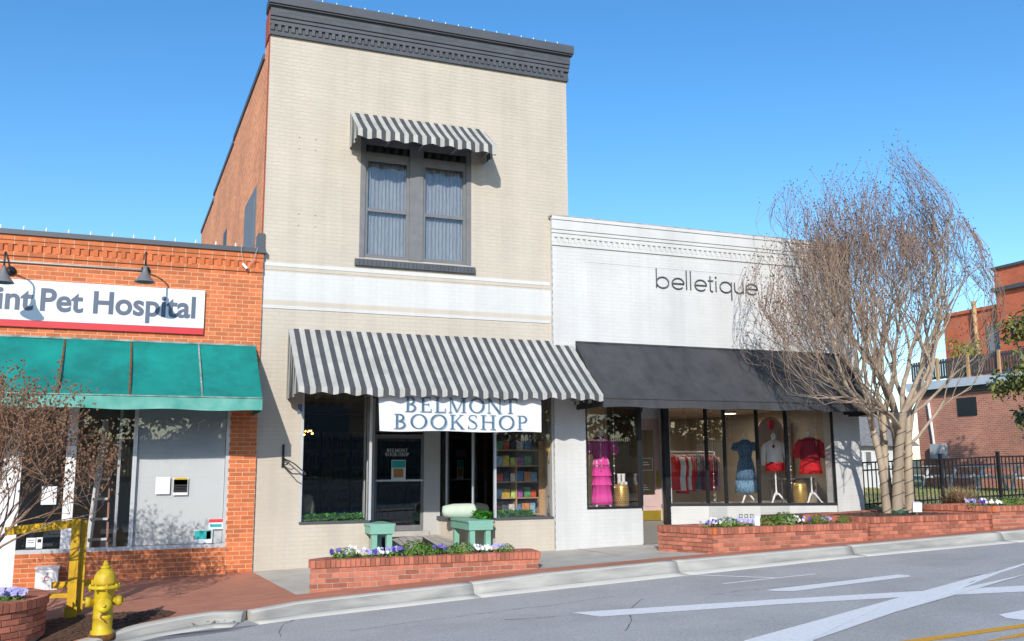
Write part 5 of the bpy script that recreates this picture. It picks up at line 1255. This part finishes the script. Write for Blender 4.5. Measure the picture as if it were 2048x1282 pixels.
def nozzle(d, r, l, zc_):
    m = MB(); d = Vector(d); a = Vector((hx, hy, hz+zc_))
    m.tube([a+d*.08, a+d*(.1+l*.4), a+d*(.1+l*.4), a+d*(.1+l), a+d*(.1+l)], [r*.8, r*.8, r, r, r*.3], 14); m.tube([a+d*(.1+l), a+d*(.13+l)], .022, 5); return obj('nozzle_cap', m, m_hyd, t)
nozzle(fd, .085, .06, .36); nozzle((fd.y, -fd.x, 0), .058, .09, .38); nozzle((-fd.y, fd.x, 0), .058, .09, .38)
obj('chain', MB().tube([(hx+.11*fd.x+.03*math.sin(i), hy-.125, hz+.3-.012*i-.01*abs(4-i)) for i in range(9)], .006, 5), m_rust, t)
obj('base_collar', MB().lathe([(.16, -.03), (.15, .02), (.12, .03)], c, 18), m_rust, t)
t = thing('barrier_frame', 'yellow square-tube barrier frame behind the fire hydrant', 'barrier', (-.68, -2.4, S(-.7, -2.4)))
yy = -2.45; px_ = lambda x, y, Y=-2.45: (F(x, y, Y)[0], Y, F(x, y, Y)[1])
g0 = S(-.7, -2.45)
x_ = FX(150, 1120, yy); zt_ = FZ(150, 1038, yy)
obj('post', MB().box(x_-.06, x_+.04, yy-.05, yy+.05, g0+.05, zt_), m_yellow, t)
obj('post', MB().box(x_+.045, x_+.115, yy+.06, yy+.15, g0+.05, zt_-.02), m_yellow, t)
obj('top_beam', MB().bar(px_(10, 1063), px_(150, 1047), .07, .1), m_yellow, t)
obj('foot', MB().bar(px_(103, 1171, -2.2), px_(195, 1164, -2.2), .07, .075), m_yellow, t)
obj('foot', MB().bar(px_(92, 1192), px_(150, 1190), .06, .05), m_yellow, t)
obj('socket', MB().box(x_-.08, x_+.06, yy-.07, yy+.07, g0, g0+.14), m_yellow, t)
obj('crosspiece', MB().bar((x_-.02, yy-.1, g0+.17), (x_+.03, -2.12, g0+.17), .06, .06), m_yellow, t)
obj('hinge_pin', MB().tube([(x_-.01, yy, zt_), (x_-.01, yy, zt_+.06)], .014, 8), m_rust, t)

# ------------------------------------------------------------------ trees
def grow(mb, tips, p, d, r, L, depth, maxd, ok, spread=.55, up=.25, nseg=4, kids=(2, 3), shrink=.66, tw=None, minr=.0035):
    pts = [p.copy()]; rad = [r]
    for i in range(nseg):
        d = (d+Vector((rng.gauss(0, .13), rng.gauss(0, .13), rng.gauss(0, .08)+up*.16))).normalized()
        q = p+d*(L/nseg)
        if not ok(q):
            d = ok(q, d) or d; q = p+d*(L/nseg)
        p = q; pts.append(p.copy()); rad.append(max(minr, r*(1-(1-shrink)*(i+1)/nseg)))
    m = mb if (tw is None or depth < maxd-1) else tw
    m.tube(pts, rad, 8 if r > .03 else (5 if r > .008 else 3), cap=False)
    if depth >= maxd: tips.append((p, d)); return
    n = rng.randint(*kids)
    base = d.orthogonal().normalized(); ph = rng.random()*6.28
    for k in range(n):
        a = ph+k*6.283/n+rng.uniform(-.5, .5); ax = base*math.cos(a)+d.cross(base)*math.sin(a)
        s = spread*rng.uniform(.5, 1.25); nd = (d*math.cos(s)+ax*math.sin(s)).normalized()
        j = len(pts)-1 if k == 0 else rng.randint(max(1, nseg-2), nseg)
        grow(mb, tips, pts[j].copy(), nd, max(minr, rad[j]*rng.uniform(.62, .85)), L*rng.uniform(.68, .92), depth+1, maxd, ok, spread, up, nseg, kids, shrink, tw, minr)
def pods(tips, n, size, spread):
    b = MB()
    for p, d in tips:
        for k in range(rng.randint(max(1, n-3), n)):
            c = p+d*rng.uniform(-.02, .1)+Vector((rng.gauss(0, spread), rng.gauss(0, spread), rng.gauss(0, spread))); s = size*rng.uniform(.6, 1.3)
            i = len(b.v); b.v += [tuple(c+Vector(v)*s) for v in ((1, 0, 0), (-.5, .87, 0), (-.5, -.87, 0), (0, 0, 1.1), (0, 0, -1.1))]
            for f in ((0, 1, 3), (1, 2, 3), (2, 0, 3), (1, 0, 4), (2, 1, 4), (0, 2, 4)): b.f.append(tuple(i+x for x in f)); b.m.append(0); b.sm.append(False)
    return b
tb = Vector((13.62, -1.25, .55)); tc_ = Vector((12.85, -1.55, 4.95))
def okm(p, d=None):
    wall = p.x < 14.2 and p.z < 6.5 and p.y > -.3
    awn = p.x < 14.0 and p.z < 4.1 and p.y > -1.2+max(0, (p.z-2.5))*.55
    tp = 1-.5*max(0, min(1, (p.z-tc_.z+.4)/3.6)); e = Vector(((p.x-tc_.x)/(2.6*tp), (p.y-tc_.y)/(2.4*tp), (p.z-tc_.z)/3.6)).length
    if d is None: return not (wall or awn or e > 1)
    if wall or awn: return Vector((d.x, -abs(d.y)-.15, d.z+.1)).normalized()
    return (d*.7+(tc_-p).normalized()*.3+Vector((0, 0, .32))).normalized()
tree = thing('bare_tree', 'leafless multi-stem crape myrtle with dark seed heads before the boutique', 'tree', tuple(tb))
tips = []; crown = MB(); twm = MB(); stems = []
for i, (dx, dy, lean, r) in enumerate(((-.28, -.05, (-.30, -.12), .075), (-.08, -.1, (-.08, -.22), .10), (.10, .05, (.02, -.06), .115), (.22, -.08, (.07, -.2), .085), (.02, .16, (-.12, .06), .08), (.3, .1, (.15, -.05), .06))):
    p = tb+Vector((dx, dy, 0)); pts = [p-Vector((0, 0, .1))]; rad = [r*1.25]; d = Vector((lean[0]*.6, lean[1]*.6, 1)).normalized()
    for k in range(6):
        d = (d+Vector((lean[0]*.05+rng.gauss(0, .035), lean[1]*.05+rng.gauss(0, .035), .02))).normalized(); p = p+d*.33; pts.append(p.copy()); rad.append(r*(1-.05*k))
    sm_ = MB(); sm_.tube(pts, rad, 12, cap=False); obj('trunk', sm_, m_bark, tree); stems.append((pts, rad))
    for k in range(3):
        a = rng.random()*6.28+k*1.7; s = rng.uniform(.25, .75) if k < 5 else rng.uniform(.8, 1.15); nd = (d*math.cos(s)+(d.orthogonal().normalized()*math.cos(a)+d.cross(d.orthogonal().normalized())*math.sin(a))*math.sin(s)+Vector((lean[0]*.5, lean[1]*.3, .1))).normalized()
        j = -1 if k < 3 else (-2 if k < 5 else -3)
        grow(crown, tips, pts[j].copy(), nd, r*(.52 if k < 5 else .34), 1.3, 0, 5, okm, .40, .5, 4, (2, 3), .66, twm, .0042)
for i in range(9):
    pts, rad = stems[(0, 1, 4, 0, 1, 3, 5, 0, 2, 1, 0, 4, 3, 0, 1)[i]]; lf = i not in (5, 6, 12); j = -1-(i % 3)
    nd = Vector(((-1 if lf else .8)*rng.uniform(.7, 1.1), rng.uniform(-.75, -.1), rng.uniform(.25, .75))).normalized()
    grow(crown, tips, pts[j].copy(), nd, .034, 1.15, 0, 5, okm, .44, .3, 4, (2, 3), .66, twm, .0042)
obj('limbs', crown, mat('limb_bark', (.44, .34, .245), .85, .2, 6), tree); obj('crown', twm, m_twig, tree, kind='stuff', fix=False); obj('seed_heads', pods(tips, 3, .014, .05), m_pod, tree, kind='stuff', fix=False)
print('tips', len(tips))
t = thing('light_string', 'dark cable of fairy lights wound round the tree stems', 'string lights', tuple(tb))
for pts, rad in stems[:5]:
    L_ = []; n = 70
    for i in range(n):
        f = i/n*(len(pts)-2); k = int(f); p = pts[k].lerp(pts[k+1], f-k); a = i*.62; L_.append(p+Vector((math.cos(a), math.sin(a), 0))*(rad[k]*1.03+.006))
    obj('cable', MB().tube(L_, .0055, 4), m_cable, t)
X, Y = FX(1800, 1020, -1.75), -1.75; b = MB()
b.tube([(X+.16*math.cos(i*.55)*(1+.1*math.sin(i)), Y+.12*math.sin(i*.55)*(1+.2*math.sin(i*1.7)), .61+.012*(i % 5)) for i in range(60)], .007, 4)
obj('cable_coil', b, mat('green_flex', (.04, .13, .08), .6), label='coil of green cable on the mulch below the tree', cat='cable')
# bare shrub at the left
st_ = thing('bare_shrub', 'leafless shrub with tan seed clusters rising from the round planter', 'shrub', (cp_.x, cp_.y, pzt))
sc = Vector((-1.62, -3.55, 1.6))
def oks(p, d=None):
    e = Vector(((p.x-sc.x)/1.4, (p.y-sc.y)/.9, (p.z-sc.z)/1.28)).length; aw = p.z > 2.2 and p.y > -1.6
    if d is None: return e < 1 and not aw
    return (d*.5+(sc-p).normalized()*.6+Vector((0, -.1, .1))).normalized()
tips = []; cm = MB(); tw2 = MB()
for i in range(10):
    a = i*.9; nd = Vector((.55*math.cos(a)+.16, .3*math.sin(a), 1)).normalized()
    grow(cm, tips, cp_+Vector((.12*math.cos(a), .1*math.sin(a), pzt-.08)), nd, .026, .75, 0, 5, oks, .5, .2, 4, (2, 3), .66, tw2, .003)
obj('branches', cm, mat('shrub_bark', (.36, .23, .16), .85, .2, 8), st_); obj('twigs', tw2, mat('tan_twig', (.40, .235, .15), .9, .2, 8), st_, kind='stuff', fix=False)
obj('seed_heads', pods(tips, 6, .016, .045), m_podl, st_, kind='stuff', fix=False)
# dry clump
X, Y = FX(1920, 1008, -.9), -.9; t = thing('dry_shrub', 'rounded clump of dry tan stems behind the high planter', 'shrub', (X, Y, .7)); b = MB()
for i in range(900):
    a = rng.random()*6.28; e = rng.uniform(.15, 1.35); l = rng.uniform(.3, .62); d = Vector((math.cos(a)*math.cos(e)*1.25, math.sin(a)*math.cos(e), math.sin(e)*.8)); p = Vector((X+rng.gauss(0, .1), Y+rng.gauss(0, .08), .68)); e2 = Vector((-math.sin(a), math.cos(a), 0))*.006
    m_ = p+d*l*.6+Vector((0, 0, .02)); b.poly([p-e2, p+e2, m_+e2, m_-e2]); b.poly([m_-e2, m_+e2, p+d*l+Vector((rng.gauss(0, .03), rng.gauss(0, .03), -.02))])
obj('stems', b, m_dry, t, kind='stuff', fix=False)

# ------------------------------------------------------------------ iron fence, lawn, yard
def LZ(x, y): return .56+.03*max(0, min(x-13.9, 5))
grid('lawn', frange(13.9, 45, 1.5), [-.15, 0, 2, 5, 9, 14, 20, 40], LZ, m_lawn)
b = MB()
for i in range(26000):
    x = 14+rng.random()**1.3*16; y = .1+rng.random()*11
    a = rng.random()*6.28; h = rng.uniform(.03, .07); p = Vector((x, y, LZ(x, y))); e = Vector((math.cos(a), math.sin(a), 0))*.008
    b.poly([p-e, p+e, p+Vector((rng.gauss(0, .02), rng.gauss(0, .02), h))], rng.random() < .42)
obj('lawn_grass', b, [mat('tan_blade', (.45, .36, .19), .9, rand=.2), mat('green_blade', (.16, .26, .05), .9, rand=.3)], label='short patchy dormant grass behind the iron fence', cat='grass', kind='stuff', fix=False)
FYY = .12; fx0, fx1 = 13.98, 25.0
fb = lambda x: LZ(x, 0)+.06; ft = lambda x: fb(x)+.93
fe = thing('iron_fence', 'black iron picket fence between the boutique and the lawn', 'fence', (fx0, FYY, .56))
posts = [fx0, FX(1887, 1000, FYY), FX(2003, 1000, FYY)]; dp = posts[2]-posts[1]; posts += [posts[2]+dp*k for k in (1, 2, 3)]
for x in posts: obj('post', MB().box(x-.03, x+.03, FYY-.03, FYY+.03, fb(x)-.1, ft(x)+.1).box(x-.037, x+.037, FYY-.037, FYY+.037, ft(x)+.1, ft(x)+.12), m_blackm, fe)
for a, c in zip(posts, posts[1:]):
    for dz in (0, -.16, -.86): obj('rail', MB().bar((a+.03, FYY, ft(a)+dz), (c-.03, FYY, ft(c)+dz), .03, .032), m_blackm, fe)
    n = int((c-a)/.108)
    for i in range(1, n):
        x = a+(c-a)*i/n; o = link('picket', bpy.data.meshes.get('picket') or MB().box(-.009, .009, -.009, .009, 0, .93).mesh('picket', m_blackm), fe, (x, FYY, fb(x)))
# picnic tables
def picnic(X, Y, rz, label):
    t = thing('picnic_table', label, 'table', (X, Y, LZ(X, Y)), 'white picnic tables on the lawn', local=True); t.rotation_euler = (0, 0, rz)
    for k in range(4): obj('plank', MB().box(-.9, .9, -.36+.18*k+.006, -.19+.18*k, .72, .76), m_siding, t)
    for s in (-1, 1):
        obj('seat_plank', MB().box(-.9, .9, s*.68-.12, s*.68+.12, .42, .46), m_siding, t)
        for x in (-.65, .65): obj('leg', MB().bar((x, s*.25, .72), (x, s*.6, 0), .09, .04), m_siding, t)
    for x in (-.65, .65): obj('cross_beam', MB().box(x-.02, x+.02, -.75, .75, .36, .42), m_siding, t)
picnic(24.6, 5.6, 1.5, 'white picnic table on the lawn beside the brick annex')
picnic(25.2, 8.4, 1.45, 'white picnic table on the lawn near the meter cabinet')
# brick annex with deck
AX = 27.0; AY1 = 11.4
ax = thing('brick_annex', 'brown brick annex with a roof deck behind the lawn', 'building', (AX, 5, .6))
ay = lambda px: AX/math.tan(YAW+math.atan((px-1024)/FPX))-15.5
azf = lambda px, py: (EYE+ray(px, py)*(AX/ray(px, py).x)).z
zb1 = azf(1850, 792); zt1 = azf(1850, 768)
obj('wall', MB().box(AX, AX+8, -6, AY1, .2, zb1), m_annex, ax)
obj('eave', MB().box(AX-.12, AX+8, -6, AY1+.1, zb1, zb1+.2), m_blackm, ax)
obj('fascia', MB().box(AX-.25, AX+8, -6, AY1+.2, zb1+.2, zt1+.05), m_fascia, ax)
y0_, y1_ = ay(1950), ay(1912); obj('vent_grille', MB().box(AX-.03, AX, y0_, y1_, azf(1930, 832), azf(1930, 795)), m_blackm, ax)
dk = obj('deck_fence', MB().box(AX-.12, AX-.06, -6, AY1, zt1+.12, zt1+.2).box(AX-.12, AX-.06, -6, AY1, azf(1850, 728)-.08, azf(1850, 728)), m_deck, ax)
zt2 = azf(1850, 724); y = AY1-.05; pm = MB().box(-.012, .012, -.038, .038, zt1+.1, zt2).mesh('picket', m_deck)
while y > 4.5: link('picket', pm, dk, (AX-.13, y, rng.uniform(-.02, .01))); y -= .115
for px in (1885, 1947, 2010): obj('fence_post', MB().bar((AX-.2, ay(px), zt1-.25), (AX-.15, ay(px), zt2+.05), .09), m_wood, ax)
t = thing('electric_meter', 'pale grey meter cabinet with conduit on the annex wall', 'meter', (AX, ay(1872), 1)); y_ = ay(1873)
obj('cabinet', MB().box(AX-.25, AX, y_-.3, y_+.3, azf(1873, 917), azf(1873, 888)), m_util, t)
obj('conduit', MB().tube([(AX-.06, ay(1863), azf(1863, 912)), (AX-.06, ay(1856), azf(1856, 800))], .05, 8), m_whitem, t); obj('meter_dial', MB().lathe([(.14, -.1), (.14, 0)], (AX-.05, ay(1861), azf(1861, 910)), 12, axis='X'), m_util, t)
# red brick building behind
RXW = 36.0; rb = thing('red_brick_building', 'tall red brick building rising behind the roof deck', 'building', (RXW, 8, .6))
ry = lambda px: RXW/math.tan(YAW+math.atan((px-1024)/FPX))-15.5
rz2 = lambda px, py: (EYE+ray(px, py)*(RXW/ray(px, py).x)).z
obj('wall', MB().box(RXW, RXW+9, ry(2017), ry(1897), .3, rz2(1960, 622)), m_redb, rb)
obj('coping', MB().box(RXW-.1, RXW+9, ry(2017), ry(1897)+.1, rz2(1960, 622), rz2(1960, 622)+.15), m_redb, rb)
obj('tower', MB().box(RXW-.3, RXW+9, -6, ry(2017)-.01, .3, rz2(2030, 534)), m_redb, rb); obj('tower_cornice', MB().box(RXW-.5, RXW+9, -6, ry(2014), rz2(2030, 580), rz2(2030, 572)), m_coping, rb)
obj('tower_coping', MB().box(RXW-.4, RXW+9, -6, ry(2015), rz2(2030, 534), rz2(2030, 534)+.12), m_coping, rb)
wn = obj('window', MB().box(RXW-.04, RXW, ry(2014), ry(1983), rz2(2000, 708), rz2(2000, 648)), m_frame, rb); obj('pane', MB().box(RXW-.06, RXW-.041, ry(2010), ry(1988), rz2(2000, 700), rz2(2000, 653)), m_curtain, wn)
obj('downpipe', MB().tube([(RXW-.15, ry(1968), 3), (RXW-.15, ry(1966), rz2(1966, 600))], .1, 8), m_wood, rb)
# pale shed
sh = thing('garden_shed', 'pale grey shed with a shingled roof beyond the lawn', 'shed', (21, 10, .7)); SY = 10.5
x0, x1 = FX(1700, 930, SY), FX(1818, 930, SY); z1 = FZ(1760, 891, SY)
obj('wall', MB().box(x0, x1, SY, SY+4, .5, z1), m_siding, sh)
r_ = MB(); zr = FZ(1760, 868, SY+2); r_.hexa([(x0-.3, SY-.3, z1-.02), (x1+.3, SY-.3, z1-.02), (x1+.3, SY+4.3, z1-.02), (x0-.3, SY+4.3, z1-.02)], [(x0-.3, SY+1.8, zr+.9), (x1+.3, SY+1.8, zr+.9), (x1+.3, SY+2.2, zr+.9), (x0-.3, SY+2.2, zr+.9)]); obj('roof', r_, m_roof, sh)
for px in (1718, 1736):
    xx = FX(px, 920, SY); wn = obj('window', MB().box(xx-.16, xx+.16, SY-.03, SY, FZ(px, 932, SY), FZ(px, 902, SY)), m_siding, sh); obj('pane', MB().box(xx-.11, xx+.11, SY-.04, SY-.031, FZ(px, 930, SY), FZ(px, 904, SY)), m_frame, wn)
# leafy trees
def leafy(name, label, base, crown_c, rad, n, size, m, trunk_r=.12, group=None, clumps=26):
    t = thing(name, label, 'tree', tuple(base), group); b = MB(); cc = []
    for k in range(clumps):
        v = Vector((rng.gauss(0, 1), rng.gauss(0, 1), rng.gauss(0, 1))).normalized()*rng.uniform(.35, 1); cc.append((Vector(crown_c)+Vector((v.x*rad[0], v.y*rad[1], v.z*rad[2])), rng.uniform(.22, .42)*min(rad)))
    for i in range(n):
        c, r = cc[rng.randrange(clumps)]; v = Vector((rng.gauss(0, 1), rng.gauss(0, 1), rng.gauss(0, 1))).normalized(); p = c+v*r*rng.uniform(.5, 1.15)
        nrm = (v+Vector((rng.gauss(0, .5), rng.gauss(0, .5), .5+rng.gauss(0, .4)))).normalized(); a = nrm.orthogonal().normalized(); e = nrm.cross(a); th = rng.random()*6.28; a, e = a*math.cos(th)+e*math.sin(th), e*math.cos(th)-a*math.sin(th); s = size*rng.uniform(.6, 1.25)
        b.poly([p-a*s, p-e*s*.42, p+a*s, p+e*s*.42])
    obj('crown', b, m, t, kind='stuff', fix=False)
    tr = MB(); bt = Vector(base); ct = Vector(crown_c); tr.tube([bt-Vector((0, 0, .2)), bt.lerp(ct, .5)+Vector((.05, 0, 0)), ct+Vector((0, 0, rad[2]*.5))], [trunk_r, trunk_r*.8, trunk_r*.3], 8)
    for c, r in cc[::3]: tr.tube([bt.lerp(ct, .55), (bt.lerp(ct, .7)+c)/2, c], [trunk_r*.45, trunk_r*.3, trunk_r*.12], 5)
    obj('trunk', tr, m_bark, t); return t
mx_ = 22.8; my_ = mx_/math.tan(YAW+math.atan((2085-1024)/FPX))-15.5
leafy('magnolia_tree', 'glossy evergreen magnolia at the end of the lawn', (mx_, my_, .6), (mx_, my_, 4.5), (1.5, 1.4, 3.3), 4400, .1, mat('magnolia_leaf', (.13, .19, .035), .4, .3, 4, rand=.5, col2=(.20, .17, .045)), .13)
yx = 33.0; yy_ = yx/math.tan(YAW+math.atan((1932-1024)/FPX))-15.5; yzc = (EYE+ray(1932, 690)*(yx/ray(1932, 690).x)).z
leafy('small_tree', 'small yellow-green tree behind the roof deck fence', (yx, yy_, .6), (yx, yy_, yzc-.6), (.9, .9, 1.0), 900, .09, m_ygleaf, .07)
for i, (X, Y, s) in enumerate(((31, 34, 1.3), (24, 42, 1.5))): leafy('evergreen_tree', 'dark tree far beyond the shed', (X, Y, .5), (X, Y, 3.5*s), (2.2*s, 2.2*s, 2.6*s), 1500, .22, m_everg, .2, 'far trees beyond the lawn')

# ------------------------------------------------------------------ across the street (seen mirrored in the shop glass)
grid('far_pavement', [-60, -30, 0, 30, 60], [-21.0, -14.5], lambda x, y: lerp(GT, x)+.12, m_concrete)
rw = obj('retaining_wall', MB().box(-40, 50, -21.4, -21.0, -2, 1.05), m_plmortar, label='low masonry retaining wall across the street', cat='wall')
ffe = thing('street_fence', 'dark picket fence on the retaining wall across the street', 'fence', (0, -21.2, 1.05))
for z in (1.2, 2.55): obj('rail', MB().box(-20, 34, -21.22, -21.18, z, z+.05), m_blackm, ffe)
pm = MB().box(-.013, .013, -.013, .013, 1.06, 2.75).mesh('picket', m_blackm); x = 0.0
pk = MB()
for i in range(270): link('picket', pm, ffe, (-3+i*.1, -21.2, 0))
for x in range(-20, 35, 3): obj('post', MB().box(x-.04, x+.04, -21.24, -21.16, 1.05, 2.9), m_blackm, ffe)
grid('far_bank', [-60, -20, 20, 70], [-75, -40, -27, -21.4], lambda x, y: 1.0+(.06*(-21.4-y)), m_earth)
h = thing('clapboard_house', 'grey clapboard house across the street', 'house', (9, -30, 1)); obj('wall', MB().box(4, 15, -38, -30, .8, 5.4), mat('clapboard', (.30, .30, .29), .8, .2, 3, stretch=(.2, .2, 30)), h)
obj('roof', MB().hexa([(3.6, -38.4, 5.4), (15.4, -38.4, 5.4), (15.4, -29.6, 5.4), (3.6, -29.6, 5.4)], [(3.6, -34.2, 7.2), (15.4, -34.2, 7.2), (15.4, -33.8, 7.2), (3.6, -33.8, 7.2)]), m_roof, h)
for i, X in enumerate((-34, -28, -22, -17, -12, -7, -2.5, 2, 17, 20.5, 24, 28, 32, 36, 41, 46, 52, 58)):
    s = rng.uniform(.85, 1.2); leafy('evergreen_tree', 'dark evergreen standing behind the fence across the street', (X, -27.5, 1.3), (X, -27.5, 4.0*s), (3.0*s, 1.8*s, 2.7*s), 1600, .2, m_everg, .18, 'evergreens across the street')
b = MB(); q = G(405, 1250, RZ)
for i in range(160):
    a = rng.random()*6.28; p = q+Vector((rng.gauss(0, .28), rng.gauss(0, .05), 0)); p.z = RZ(p.x, min(p.y, -3.3))+rng.uniform(.015, .05); l = rng.uniform(.015, .035)
    d = Vector((math.cos(a), math.sin(a), rng.uniform(-.4, .6)))*l; e = Vector((-math.sin(a), math.cos(a), rng.uniform(-.4, .6)))*l*.5; b.poly([p-d, p-e, p+d, p+e])
obj('leaf_litter', b, mat('dry_leaf', (.42, .24, .09), .9, rand=.4), label='small drift of dry leaves in the gutter', cat='leaves', kind='stuff', fix=False)
for i, (x, y) in enumerate(((4.35, .62), (4.55, .42), (4.75, .52), (4.15, .35), (4.62, .8))):
    t_ = (y+.02)/(DY-.06); z = S(x, -.02)*(1-t_)+.27*t_+.022; a = i*1.3; u = Vector((math.cos(a), math.sin(a), .1))*.055; v = Vector((-math.sin(a), math.cos(a), .15))*.03; c = Vector((x, y, z)); b = MB()
    b.poly([c-u, c-v*.7-u*.2, c+u*.3-v, c+u, c+u*.3+v, c-u*.2+v*.7]); obj('fallen_leaf', b, m_dry, label='dry tan leaf lying on the black door mat', cat='leaf', group='dry leaves on the door mat')
for o in bpy.data.objects:
    if '_local' in o: del o['_local']
